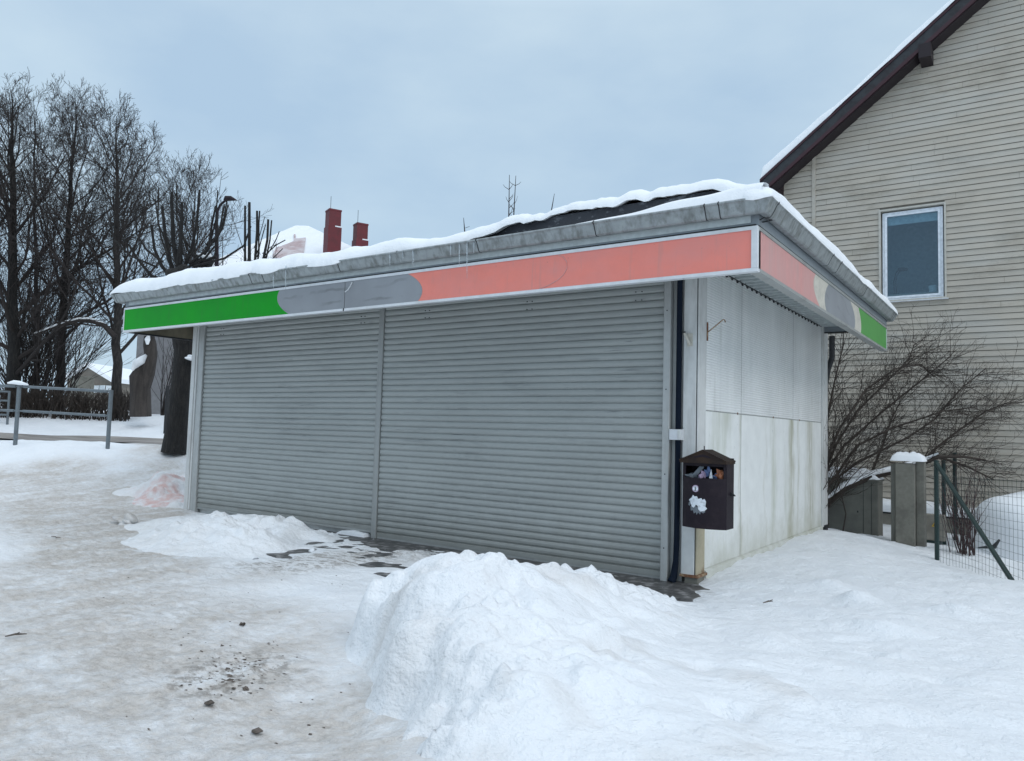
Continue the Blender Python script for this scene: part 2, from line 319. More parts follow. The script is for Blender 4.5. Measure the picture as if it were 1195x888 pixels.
class RBF:
    def __init__(s, pts, c=.25):
        s.P = np.array([p[:2] for p in pts]); z = np.array([p[2] for p in pts]); s.c = c; n = len(z)
        D = np.sqrt(((s.P[:,None]-s.P[None])**2).sum(-1)+c*c); A = np.zeros((n+1,n+1)); A[:n,:n] = D; A[:n,n] = 1; A[n,:n] = 1
        A[:n,:n] += np.eye(n)*1e-4
        s.w = np.linalg.solve(A, np.append(z, 0))
    def __call__(s, x, y):
        sh = x.shape; x = x.ravel(); y = y.ravel(); out = np.full(x.shape, s.w[-1])
        for (px, py), w in zip(s.P, s.w[:-1]): out += w*np.sqrt((x-px)**2+(y-py)**2+s.c**2)
        return out.reshape(sh)
def P1(px, py, z): p = onZ(px, py, z); return (p.x, p.y, z)
def P2(px, d, z): p = at(px, 500, d); return (p.x, p.y, z)
base = []
for px in (-350, -120, 60, 190):
    base += [P2(px, d, z) for d, z in ((3.2,0),(6,0),(9,0),(11,.03),(13,.12),(14.5,.3),(15.5,.58),(16.3,.88),(17.6,.9),(18.8,.82),(21.7,.82),(24.6,.82),(26,1.0),(29,1.62),(34,1.7),(60,1.9),(120,2.6),(300,7))]
base += [P2(330, d, z) for d, z in ((17,.7),(19,.8),(24.6,.82),(29,1.5),(34,1.7),(60,1.9),(120,2.6),(300,7))]
base += [P2(px, d, z) for px in (600, 900) for d, z in ((16,.25),(22,.5),(30,.8),(60,1),(120,1.5),(300,4))]
base += [P2(px, d, z) for px in (1250, 1600) for d, z in ((5,.12),(8,-.02),(11,-.15),(16,-.1),(30,0),(120,1),(300,2))]
base += [P1(300,700,0), P1(300,800,0), P1(200,800,0), P1(250,655,0), P1(330,650,0), P1(420,640,-.01), P1(150,640,0), P1(350,860,0), P1(420,700,0), P1(330,750,0), P1(385,800,0)]
base += [(-9.3,-.6,.03), (-9.5,1.5,.15), (-9.6,4,.35), (-8.6,-.9,.02), (-10.5,-2,.02)]
base += [(x, y, -.06) for x in (-8,-6.5,-5,-3.5,-2,-.8) for y in (.3, 2.5, 5)] + [(x, -.15, -.035) for x in (-4.2,-3,-2,-1,-.3)] + [(x, -.7, -.015) for x in (-4.2,-3,-2,-1)] + [(-5,-.2,.03),(-6,-.2,.05),(-7,-.2,.05),(-8,-.2,.03)]
base += [(.0,-.25,-.03), (.12,.4,.06), (.12,1.2,.09), (.12,2.5,.10), (.12,3.8,.09), (.12,5,.07), (.1,5.7,.0), (-.4,-1.0,-.01), (.35,-.5,.02), (.25,0,.04)]
base += [P1(x,y,z) for x,y,z in ((850,700,.04),(900,750,.12),(1000,700,.08),(1000,800,.17),(1100,700,.08),(1190,710,.05),(1190,800,.16),(1190,888,.22),(900,660,.06),(1030,660,.04),(1100,672,.03),(850,850,.22),(750,790,.2),(800,740,.12),(700,888,.26),(760,850,.25),(600,888,.22))]
base += [(1.2,4.6,-.08),(2.2,3.4,-.12),(3,6,-.2),(1,7,-.2),(5,5,-.15),(4,2,0),(8,0,.05),(8,8,-.2),(2.8,-7.2,.15),(2.8,-12,.1),(-3,-9,0),(-8,-8,0),(8,-7,.2),(8,-14,.2),(-20,-20,0),(30,-20,.2),(20,5,0),(60,-60,0),(-60,-60,0)]
pile = [P1(x,y,z) for x,y,z in ((430,673,.44),(445,666,.47),(480,664,.47),(510,658,.50),(545,649,.56),(570,645,.60),(600,650,.56),(630,655,.50),(660,660,.44),(700,672,.31),(740,684,.17),
        (440,705,.42),(450,750,.37),(470,790,.33),(500,830,.29),(530,870,.25),(418,730,.22),(428,775,.15),(452,825,.12),(485,870,.12),(600,700,.49),(600,760,.42),(600,820,.33),(680,830,.30),(700,700,.34),(720,750,.30),(510,720,.46),(500,770,.37),(530,830,.30),(800,705,.10),(800,770,.24),(860,830,.27),(760,860,.31),(900,770,.19),(960,860,.25))]
foot = [P1(x,y,z) for x,y,z in ((398,695,0),(400,740,0),(404,775,0),(425,820,0),(452,868,0),(478,910,0),(360,700,0),(350,760,0),(360,830,0),(400,900,0),(430,960,0))]
backs = []
for (x, y, z) in pile[:11]:
    v = Vector((x-CX, y-CY, 0)).normalized(); backs.append((x+v.x*.75, y+v.y*.75, .02))
near = np.array([p[:2] for p in pile])
keep = [b for b in base if np.min(np.hypot(near[:,0]-b[0], near[:,1]-b[1])) > .45]
p2 = [P1(250,601,.22), P1(215,606,.20), P1(290,601,.25), P1(320,606,.20), P1(225,625,.26), P1(280,622,.28), P1(320,622,.15), P1(180,615,.14)]
p2 = [ (p.x,p.y,z) for p,z in ((at(250,600,9.9),.24),(at(215,606,9.9),.22),(at(290,600,9.7),.27),(at(322,607,9.5),.2),(at(232,622,9.2),.27),(at(285,618,9.1),.27),(at(325,628,9.0),.12),(at(180,616,9.9),.12),(at(350,607,9.6),.14),(at(375,615,9.5),.09)) ]
p2f = [P1(x,y,0) for x,y in ((250,660),(310,662),(350,648),(190,650),(150,625),(140,605),(400,632),(360,632))]
p3 = [ (p.x,p.y,z) for p,z in ((at(188,553,13.3),.55),(at(210,556,13.4),.52),(at(170,563,13.2),.38),(at(205,575,13.0),.30),(at(158,580,13.0),.16),(at(225,560,13.6),.45),(at(195,565,13.1),.42)) ]
p3f = [P1(x,y,z) for x,y,z in ((140,590,.05),(155,600,.0),(190,600,.02),(214,601,.01),(145,572,.1))]+[(-8.3,-.4,.0),(-8.3,2.2,.1),(-9.6,2.4,.3)]
B = RBF(base); T1 = RBF(keep+pile+backs, .16)
foot = [P1(x,y,0)[:2] for x,y in ((414,676),(402,700),(398,740),(403,775),(425,822),(452,868),(476,905),(500,990))]
poly1 = [b[:2] for b in backs]+[P1(x,y,z)[:2] for x,y,z in ((860,705,.05),(1080,800,.15),(1150,1000,.25),(600,1250,.25))]+foot[::-1]
def inside_dist(x, y, poly):
    poly = list(poly)+[poly[0]]; ins = np.zeros(x.shape, bool)
    for (ax, ay), (bx, by) in zip(poly[:-1], poly[1:]):
        c = ((ay > y) != (by > y)) & (x < (bx-ax)*(y-ay)/((by-ay) if by != ay else 1e-9)+ax); ins ^= c
    return np.where(ins, seg_dist(x, y, poly), 0)
T2 = RBF([b for b in base if np.min([math.hypot(q[0]-b[0], q[1]-b[1]) for q in p2]) > .5]+p2+p2f, .1)
T3 = RBF([b for b in base if np.min([math.hypot(q[0]-b[0], q[1]-b[1]) for q in p3]) > .5]+p3+p3f, .1)
def seg_dist(x, y, pts):
    d = np.full(x.shape, 1e9)
    for (ax, ay), (bx, by) in zip(pts[:-1], pts[1:]):
        vx, vy = bx-ax, by-ay; t = np.clip(((x-ax)*vx+(y-ay)*vy)/(vx*vx+vy*vy+1e-9), 0, 1); d = np.minimum(d, np.hypot(x-ax-t*vx, y-ay-t*vy))
    return d
track = [P1(*q)[:2] for q in ((120,1100,0),(110,900,0),(110,760,0),(130,680,0),(120,630,0),(90,595,.05),(30,570,.12))]
track2 = [P1(*q)[:2] for q in ((120,640,0),(190,565,.12),(215,545,.2))]
track3 = [P1(*q)[:2] for q in ((130,700,0),(330,665,0),(440,650,0),(600,665,0),(740,680,0))]
def dirtf(x, y):
    w = fbm(x, y, .6, 3, 3)*.45
    d = .88*sm(1.75, .45, seg_dist(x, y, track)+w) + .75*sm(1.3, .3, seg_dist(x, y, track2)+w)
    d = np.maximum(d, .6*sm(1.0, .1, seg_dist(x, y, track3)+w*.8))
    gx, gy = P1(270, 785, 0)[:2]; d = np.maximum(d, .85*sm(.75, .1, np.hypot(x-gx, y-gy)+w*.5))
    return np.clip(d, 0, 1)
def mudf(x, y):
    w = fbm(x, y, 1.4, 203, 3)*.3
    gx, gy = P1(272, 785, 0)[:2]; m = .95*sm(.62, .12, np.hypot((x-gx), (y-gy))+w*.4)
    m = np.maximum(m, .9*sm(.75, .05, seg_dist(x, y, [P1(*q)[:2] for q in ((330,660,0),(400,655,0),(470,648,0),(560,655,0),(760,690,0))])+w))
    m = np.maximum(m, .22*sm(1.4, .3, seg_dist(x, y, track)+w)); return np.clip(m, 0, 1)
def ground_z(x, y):
    x = np.asarray(x, float); y = np.asarray(y, float)
    b = B(x, y); D = dirtf(x, y); far = sm(12, 30, np.hypot(x-CX, y-CY))
    z = b + (1-.6*D)*(.030*fbm(x, y, 1.15, 11, 3) + .022*np.abs(fbm(x*.8+y*.5, y*1.3-x*.3, 1.6, 23, 3)) - .01)
    z = z + .007*fbm(x, y, 6, 31, 3)*(1-far) + .05*far*fbm(x, y, .3, 41, 3)*sm(2, 6, np.abs(seg_dist(x, y, ROADC)))
    tr = D*(1-far); a1 = x*.94+y*.34; a2 = -x*.34+y*.94
    z = z + tr*(.016*(.5-np.abs(vnoise(a1*3.1, a2*5.4, 111))) + .012*(.5-np.abs(vnoise(a1*8.0, a2*13, 113))) + .005*fbm(a1, a2*1.4, 17, 115, 2))
    pav = sm(.25, -.1, np.abs(x+2.2)-2.1)*sm(.25, -.1, np.abs(y+.45)-.5)
    z = z + pav*(.024*fbm(x, y, 2.0, 57, 4, .6) + .016*fbm(x*.6, y*1.6, 9, 59, 2) + .012*fbm(x*.7, y*1.4, 24, 61, 2) + .010 + .022*sm(-3.2,-5.0,x))
    return z
ROADC = [P2(px, 21.7, 0)[:2] for px in (-600, -100, 100, 300, 450)]
def pile_rough(x, y, k=1.0):
    u = x + .08*fbm(x, y, 3, 91, 2); v = y + .08*fbm(x, y, 3, 93, 2)
    r = .030*fbm(u, v, 1.9, 71, 3, .55) + .055*vnoise(u*3.3, v*3.3, 85) + .060*(.5-np.abs(vnoise(u*5.0, v*5.0, 83))) + .022*vnoise(u*9.0+3, v*9.0, 87) + .010*(.5-np.abs(vnoise(u*17+3, v*17, 89))) + .005*fbm(u, v, 26, 97, 2)
    m = sm(-.35, .45, fbm(x, y, 1.1, 99, 2))
    return (r*(.35+.65*m)-.01)*k
def axis(lo, hi, fine, ranges):
    xs = [lo]
    while xs[-1] < hi:
        x = xs[-1]; s = None
        for a, b, st in ranges:
            if a <= x < b: s = st
        if s is None:
            dd = min([abs(x-a) for a, b, st in ranges]+[abs(x-b) for a, b, st in ranges]); s = max(fine, min(12, dd*.12))
            nxt = [a for a, b, st in ranges if a > x]
            if nxt and x+s > min(nxt): s = min(nxt)-x+1e-6
        xs.append(x+s)
    return np.array(xs)
XS = axis(-420, 300, .04, [(-12.5,-5,.035), (-5,3.6,.019), (3.6,5.5,.04)])
YS = axis(-60, 420, .04, [(-6.8,-1.2,.019), (-1.2,6.0,.036)])
X, Y = np.meshgrid(XS, YS, indexing='ij')
Z = ground_z(X, Y); Dm = dirtf(X, Y)
# a few boot dents
for px, py, r, dp in ((848,838,.085,.09),(712,820,.08,.06),(735,845,.06,.04),(935,800,.09,.03),(1010,745,.1,.035),(1090,790,.1,.03),(905,690,.1,.03),(1000,690,.17,-.09),(965,672,.2,-.06),(1030,722,.16,-.05),(900,735,.2,-.04),(1120,700,.2,-.05),(1085,700,.12,.02),(820,780,.1,.03),(1060,850,.1,.03)):
    c = P1(px, py, .18); Z -= 1.25*dp*np.exp(-((X-c[0])**2+(Y-c[1])**2*1.6)/(r*r))
def quads(nx, ny):
    i = np.arange(nx*ny).reshape(nx, ny); return np.stack([i[:-1,:-1], i[1:,:-1], i[1:,1:], i[:-1,1:]], -1).reshape(-1, 4)
V = np.stack([X, Y, Z], -1).reshape(-1, 3); F = quads(len(XS), len(YS))
g = np_mesh('ground', V, F, 'snow'); attr(g, 'dirt', Dm.ravel()); attr(g, 'pink', np.zeros(Dm.size)); attr(g, 'mud', mudf(X, Y).ravel()); tag(g, kind='structure')
def make_pile(name, T, lab, box, rough, pink=0, clods=(), dirt=0, poly=None):
    ix = np.where((XS > box[0]) & (XS < box[1]))[0]; iy = np.where((YS > box[2]) & (YS < box[3]))[0]
    x = X[np.ix_(ix, iy)]; y = Y[np.ix_(ix, iy)]; z = Z[np.ix_(ix, iy)]
    P = T(x, y)-B(x, y)
    if poly: P = P*sm(0, .26, inside_dist(x+.05*fbm(x,y,2.5,12,3), y+.05*fbm(x,y,2.5,14,3), poly))
    k = sm(.02, .2, P); P = P-.02
    zz = z + P + pile_rough(x, y, rough)*k
    F = quads(len(ix), len(iy)); ok = (P.ravel()[F] > -.012).any(1); F = F[ok]
    used, inv = np.unique(F, return_inverse=True); V = np.stack([x,y,zz],-1).reshape(-1,3)[used]; F = inv.reshape(F.shape)
    for (px, py, zc, r, s) in clods:
        c = P1(px, py, zc); q = random.Random(s); ex, ey, a_ = q.uniform(.8,1.4), q.uniform(.8,1.3), q.uniform(0,3)
        u = (V[:,0]-c[0])*math.cos(a_)+(V[:,1]-c[1])*math.sin(a_); v = (V[:,1]-c[1])*math.cos(a_)-(V[:,0]-c[0])*math.sin(a_)
        dd = np.sqrt((u*ex)**2+(v*ey)**2)*(1+.35*vnoise(V[:,0]*21+s, V[:,1]*21, s))/(r*1.25)
        V[:,2] += r*1.0*np.sqrt(np.clip(1-dd**2, 0, 1))
    o = np_mesh(name, V, F, 'pilesnow')
    d = Dm[np.ix_(ix, iy)].ravel()[used]*.3 + dirt*sm(.3, .9, fbm(V[:,0], V[:,1], 2.2, 5, 3))
    attr(o, 'dirt', d); attr(o, 'pink', np.full(len(V), pink)*sm(-.5,.3,fbm(V[:,0],V[:,1],1.5,9,3)))
    return tag(o, lab, 'snow pile')
cl = [(570,648,.60,.055,1),(585,651,.57,.05,2),(566,646,.63,.035,3),(610,656,.54,.03,4),(548,654,.55,.045,7),(648,663,.47,.03,9),(720,682,.25,.025,12)]
for i in range(70):
    px, py = random.gauss(520,70), random.uniform(690,860); cl.append((px, py, .62-(py-640)*.0017-(.12 if px < 440 else 0), random.uniform(.012,.036), 200+i))
for i in range(26):
    px = random.uniform(600, 790); cl.append((px, 664+(px-600)*.16+random.uniform(-3,16), .36-(px-600)*.0016, random.uniform(.012,.03), 40+i))
pile_main = make_pile('snow_pile', T1, 'large lumpy snow pile in the foreground before the wide right shutter', (-3.6,3.2,-6.75,-.6), 1.35, 0, cl, .3, poly1)
cl2 = [(px, py, z, r, 60+i) for i, (px, py, z, r) in enumerate(((250,606,.24,.05),(300,604,.26,.06),(315,606,.24,.07),(330,606,.2,.05),(342,612,.16,.06),(352,618,.1,.05),(300,640,.12,.04),(375,620,.06,.05),(390,622,.05,.05),(405,628,.03,.04),(330,645,.05,.04),(345,650,.03,.05),(318,650,.04,.03),(365,640,.03,.04),(378,645,.02,.035),(395,645,.02,.03),(205,612,.18,.05),(180,618,.12,.05)))]
make_pile('snow_pile', T2, 'low white snow heap in front of the left shutter', (-8.4,-3.4,-4.5,-.35), 1.2, 0, cl2)
cl3 = [(px, py, z, r, 90+i) for i, (px, py, z, r) in enumerate(((188,556,.5,.07),(205,560,.48,.07),(178,563,.4,.06),(170,575,.3,.06),(195,572,.4,.07),(210,580,.3,.06),(163,584,.16,.05),(182,588,.2,.06),(200,592,.15,.05)))]
make_pile('snow_pile', T3, 'reddish stained snow heap beside the left corner post of the kiosk', (-12.2,-8.2,-1.5,2.5), 1.0, 1.0, cl3)
def gz(x, y): return float(ground_z(np.array([x]), np.array([y]))[0])
# road beyond the railing
rp = []
for px in range(-600, 470, 12):
    row = []
    for d in np.linspace(18.7, 24.7, 7):
        p = at(px, 500, d); row.append((p.x, p.y, float(B(np.array([p.x]), np.array([p.y]))[0])+.045))
    rp.append(row)
tag(mk('road', MB().grid(rp), 'road', smooth=True), kind='structure')
pv = MB(); pv.box(-7.6, .35, -1.75, .0, -.25, 0.0); tag(mk('pavement', pv, 'paving'), kind='structure')

exec_kiosk = True
# ------------------------------------------------------------------ kiosk
K = thing('kiosk', (-4.3, 0, 0), 'closed grey kiosk with two shutters, green and pink sign band and snowy roof', 'kiosk')
XL, XR, YF, YB, ZS, ZT = -8.833, .916, -1.101, 5.357, 2.793, 3.169
b = MB(); b.box(-8.58,-.16,.04,5.5,-.1,3.2); b.box(-.16,-.012,.2,5.5,-.1,3.2); mk('wall', b, 'white_post', K)
def shutter(x0, x1, zb, zt=3.2, pitch=.0765):
    prof = []; z = zb; 
    prof += [(z, -.012), (z+.012, -.022), (z+pitch*.8, -.022)]; z += pitch*.9
    while z < zt:
        for t, y in ((0,-.003),(.05,-.011),(.25,-.020),(.55,-.0225),(.82,-.018),(.93,-.010)): prof.append((z+t*pitch, y))
        z += pitch
    m = MB(); xs = np.linspace(x0, x1, 15)
    G = [[(x, y+.0012*math.sin(x*3+zz*5)+.0008*math.sin(zz*31+x*1.3), zz+.0015*math.sin(x*1.7+zz*2)) for zz, y in prof] for x in xs]
    m.grid(G); return m
sh1 = mk('roller_shutter', shutter(-8.30,-4.405, .085), 'shutter', K, smooth=False); sh1['label'] = 'left shutter, raised slightly over a strip of snow'
sh2 = mk('roller_shutter', shutter(-4.305,-.345, .012), 'shutter', K, smooth=False); sh2['label'] = 'wide right shutter'
for s, x0, x1, z in ((sh1,-8.3,-4.405,.06), (sh2,-4.305,-.345,-.006)): mk('bottom_bar', MB().box(x0, x1, -.02, .005, z, z+.03), 'alu_mid', s)
for s, xs, zs in ((sh2, (-3.6, -2.05, -.68), (2.93, 2.84)), (sh1, (-7.9, -4.75), (2.93, 2.84))):
    for x in xs:
        for z in zs:
            for dx in (0, .07): mk('rivet', MB().tube([(x+dx,-.02,z), (x+dx,-.031,z)], .006, 8), 'black', s)
# guide rails
mk('guide_rail', MB().bevbox(-8.445,-8.31,-.05,.02,-.02,3.15,.006), 'alu', K)
mk('guide_rail', MB().bevbox(-4.40,-4.31,-.04,.02,-.01,3.15,.006), 'alu_mid', K)
mk('guide_rail', MB().bevbox(-.338,-.262,-.085,.02,-.01,3.15,.006), 'alu', K)
m = MB(); m.bevbox(-8.60,-8.50,-.07,.06,.03,3.15,.008); m.box(-8.502,-8.49,-.02,.05,.03,3.15); m.bevbox(-8.492,-8.452,-.06,.05,.03,3.15,.005); mk('corner_post', m, 'white_post', K)
mk('post_foot', MB().box(-8.62,-8.44,-.09,.06,-.1,.028), 'plinth', K)
mk('rail_return', MB().box(-.258,-.213,-.02,.02,0,3.15), 'alu_mid', K)
for z in (.32,1.05,1.9,2.7):
    r_ = MB().tube([(-.30,-.088,z),(-.30,-.08,z)], .007, 8); mk('bolt', r_, 'black', K)
m = MB(); m.tube([(-.182,-.045,3.1),(-.182,-.045,.42),(-.186,-.05,.2),(-.20,-.065,.05),(-.215,-.09,.0)], [.028,.028,.028,.036,.042], 12); mk('downpipe', m, 'navy', K, smooth=True)
m = MB(); m.bevbox(-.144,-.006,-.03,.18,.085,3.15,.006); mk('corner_post', m, 'white_post', K)
mk('post_joint', MB().box(-.006,.0,-.024,.17,.085,3.15), 'black', K)
m = MB(); m.bevbox(0,.012,-.02,.20,.62,3.15,.003); mk('side_rail', m, 'white_post', K)
m = MB(); m.bevbox(0,.014,-.02,.20,.085,.617,.003); mk('side_rail', m, 'beige', K)
m = MB(); m.box(-.15,.04,-.045,.21,.06,.084); mk('base_plate', m, 'rust', K)
m = MB(); m.box(-.10,.03,-.03,.15,-.08,.058); mk('base_block', m, 'pillar', K)
# junction box and hooks
m = MB(); m.bevbox(-.258,-.128,-.10,-.0,1.395,1.50,.008); jb = mk('junction_box', m, 'white_trim', K)
m = MB(); m.bevbox(-.165,-.128,-.106,-.1,1.40,1.50,.004); mk('cover', m, 'white_post', jb)
m = MB(); m.bevbox(-.105,-.045,-.036,-.03,2.33,2.46,.003); hk = mk('hook_plate', m, 'cream', K)
m = MB(); m.tube([(-.075,-.04,2.35),(-.08,-.06,2.38),(-.095,-.075,2.42),(-.115,-.08,2.46)], .013, 8); mk('hook', m, 'cream', hk)
m = MB(); m.tube([(-.115,-.08,2.46),(-.12,-.081,2.475)], .015, 8); mk('hook_tip', m, 'black', hk)
m = MB(); m.bevbox(.012,.02,.195,.225,2.41,2.60,.002); hk = mk('hook_plate', m, 'rust', K)
m = MB(); m.tube([(.02,.21,2.50),(.10,.19,2.55),(.20,.15,2.61),(.215,.145,2.605),(.225,.14,2.58)], .006, 6); mk('hook', m, 'rust', hk)
# side wall
m = MB(); m.box(-.012,.004,.2,5.22,1.706,3.24); mk('ribbed_panel', m, 'ribs', K)
m = MB(); m.box(-.012,.004,.2,5.22,.115,1.694); mk('lower_panel', m, 'dirtwall', K)
m = MB(); m.box(-.012,.002,.2,5.22,1.694,1.706)
for y in (1.33, 3.56): m.box(.0035,.006,y,y+.006,1.72 if y > 2 else .12, 3.2)
mk('panel_joint', m, 'alu_mid', K)
for y in (1.2,2.6,3.9): mk('joint_clip', MB().box(.004,.008,y,y+.02,1.69,1.715), 'rust', K)
m = MB(); m.prism([(-.01,.2,.115),(.03,.2,.098),(.035,.2,-.1),(-.01,.2,-.1)], (0,5.03,0)); mk('base_flashing', m, 'dirtwall', K)
m = MB(); m.bevbox(-.02,.03,5.235,5.31,.09,3.24,.004); m.bevbox(-.02,.03,5.345,5.56,.09,3.24,.004); m.box(-.02,.015,5.3,5.35,.09,3.24); mk('corner_post', m, 'white_post', K)
m = MB(); m.box(0,.045,5.34,5.50,.02,.11); mk('post_foot', m, 'black', K)
# canopy: ribbed deck
m = MB()
y = YF+.02; 
while y < YB-.05:
    m.prism([(-8.75,y,3.205),(-8.75,y+.05,3.205),(-8.75,y+.065,3.275),(-8.75,y+.165,3.275),(-8.75,y+.18,3.205),(-8.75,y+.18,3.29),(-8.75,y,3.29)], (9.6,0,0)); y += .18
mk('canopy_deck', m, 'soffit', K)
m = MB()
lp_ = [(.006,.2,3.204),(.006,.2,3.198)]
for i in range(27):
    y_ = .22+i*.18; lp_ += [(.006,y_,3.198),(.006,y_+.012,3.172),(.006,y_+.042,3.172),(.006,y_+.055,3.198)]
lp_ += [(.006,5.2,3.198),(.006,5.2,3.204)]
m.prism(lp_, (.012,0,0))
mk('closure_strip', m, 'black', K)
# sign band: boxes with end-to-end plates
def curve(fn, z0, z1, n=14): return [(fn(z0+(z1-z0)*i/n), z0+(z1-z0)*i/n) for i in range(n+1)]
def quad3(a, m_, b):
    # x through three heights: bottom, middle, top
    def f(z): t = (z-ZS)/(ZT-ZS); return b*(1-t)*(1-2*t)+4*m_*t*(1-t)+a*t*(2*t-1)
    return f
S = mk('sign_box', MB().box(XL+.004,XR-.004,YF+.012,YF+.09,ZS+.004,ZT-.004).box(XR-.09,XR-.012,YF+.092,YB-.004,ZS+.004,ZT-.004), 'alu_mid', K)
zt0, zt1 = ZS+.028, ZT-.03
gl = quad3(-5.09,-5.14,-4.86); pr = quad3(-2.99,-2.72,-2.80)
def plateY(c0, c1, m, lab=None, par=S, name='sign_panel'):
    a = curve(c0, zt0, zt1); b_ = curve(c1, zt0, zt1); loop = [(x, YF+.012, z) for x, z in b_] + [(x, YF+.012, z) for x, z in reversed(a)]
    o = mk(name, MB().prism(loop, (0,-.008,0)), m, par)
    if lab: o['label'] = lab
def plateX(c0, c1, m, lab=None, par=S):
    a = curve(c0, zt0, zt1); b_ = curve(c1, zt0, zt1); loop = [(XR-.012, y, z) for y, z in b_] + [(XR-.012, y, z) for y, z in reversed(a)]
    o = mk('sign_panel', MB().prism(loop, (.008,0,0)), m, par)
    if lab: o['label'] = lab
cst = lambda v: (lambda z: v)
plateY(cst(XL+.02), lambda z: gl(z)-.002, 'green', 'bright green panel at the left end')
plateY(gl, cst(-3.928), 'greypatch', 'grey panel left of the joint'); plateY(cst(-3.916), lambda z: pr(z)-.002, 'greypatch', 'grey panel right of the joint')
plateY(pr, cst(XR-.055), 'pink', 'long faded pink panel')
pe = quad3(.94,.81,1.17); el = quad3(1.55,1.30,1.42); er = quad3(2.55,2.93,2.85); ge = quad3(3.10,3.33,3.29)
plateX(cst(YF+.02), lambda z: pe(z)-.002, 'pink_side', 'bleached pink panel on the short side')
plateX(pe, lambda z: el(z)-.002, 'cream'); plateX(el, er, 'greypatch', 'grey oval patch on the short side'); plateX(lambda z: er(z)+.002, ge, 'cream'); plateX(lambda z: ge(z)+.002, cst(YB-.02), 'green_side', 'green panel at the far end of the short side')
m = MB(); m.bevbox(XL,XR,YF-.006,YF+.06,ZS-.002,ZS+.027,.004); mk('lower_trim', m, 'white_trim', K)
m = MB(); m.bevbox(XR-.07,XR+.006,YF+.065,YB,ZS-.002,ZS+.027,.004); mk('lower_trim', m, 'alu_mid', K)
m = MB(); m.bevbox(XL,XR,YF-.004,YF+.05,ZT-.030,ZT,.004); mk('upper_trim', m, 'white_trim', K)
m = MB(); m.bevbox(XR-.05,XR+.004,YF+.055,YB,ZT-.030,ZT,.004); mk('upper_trim', m, 'alu_mid', K)
mk('trim_shadow_gap', MB().box(XL+.01,XR-.02,YF+.008,YF+.028,ZT+.001,ZT+.017), 'black', K)
mk('corner_trim', MB().bevbox(XR-.053,XR+.002,YF-.008,YF+.03,ZS+.028,ZT-.031,.004), 'white_trim', K)
mk('end_trim', MB().box(XL-.002,XL+.02,YF-.003,YF+.1,ZS+.028,ZT-.031), 'white_trim', K)
mk('end_trim', MB().box(XR-.1,XR+.003,YB-.02,YB+.003,ZS+.028,ZT-.031), 'white_trim', K)
# arc scratch, wire, fastenings
pts = [(x, YF+.002, z) for x, z in ((-.985,3.135),(-.93,3.11),(-.89,3.06),(-.885,3.0),(-.92,2.94),(-.99,2.89),(-1.09,2.85),(-1.2,2.822))]
mk('scratch_line', MB().tube(pts, .0035, 5), 'pink_side', K)
mk('loose_wire', MB().tube([(-3.80,YF-.002,3.12),(-3.80,YF-.03,3.07),(-3.83,YF-.035,3.03),(-3.88,YF-.03,3.01)], .006, 6), 'white_trim', K)
m = MB(); m.box(-3.93,-3.914,YF-.009,YF-.004,ZS-.004,ZS+.03); mk('trim_joint', m, 'black', K)
# side/back fascia inner boards
m = MB(); m.box(XL,XL+.03,YF+.1,YB,ZS+.02,ZT); mk('side_fascia', m, 'brown_inner', K)
m = MB(); m.box(XL-.002,XL+.035,YF+.1,YB,ZS-.004,ZS+.02); mk('fascia_edge', m, 'black', K)
m = MB(); m.box(XL,XR-.1,YB-.03,YB,3.13,ZT+.05); mk('rear_fascia', m, 'fascia', K)
m = MB(); m.box(XL+.04,XR-.1,YB-.035,YB+.002,3.112,3.128); mk('fascia_edge', m, 'black', K)
# fascia above the sign and roof slab
m = MB(); m.box(XL-.02,XR+.0,YF+.03,YF+.06,ZT+.012,3.37); m.box(XR-.03,XR+.0,YF+.062,YB,ZT+.012,3.37); m.box(XL-.02,XL,YF+.062,YB,ZT+.012,3.37); mk('fascia_board', m, 'fascia', K)
m = MB(); m.box(XL,XR-.03,YF+.065,YB,3.292,3.37); mk('roof_slab', m, 'bitumen', K)
m = MB(); m.prism([(-1.95,YF+.10,3.372),(XR-.05,YF+.10,3.372),(XR-.05,YF+.12,3.56),(-1.95,YF+.12,3.56)], (0,.05,0)); m.box(-1.95,XR-.05,YF+.175,YB-.05,3.372,3.57); m.box(XL+.05,-1.952,YF+.175,YB-.05,3.372,3.42)
mk('roof_edge', m, 'bitumen', K)
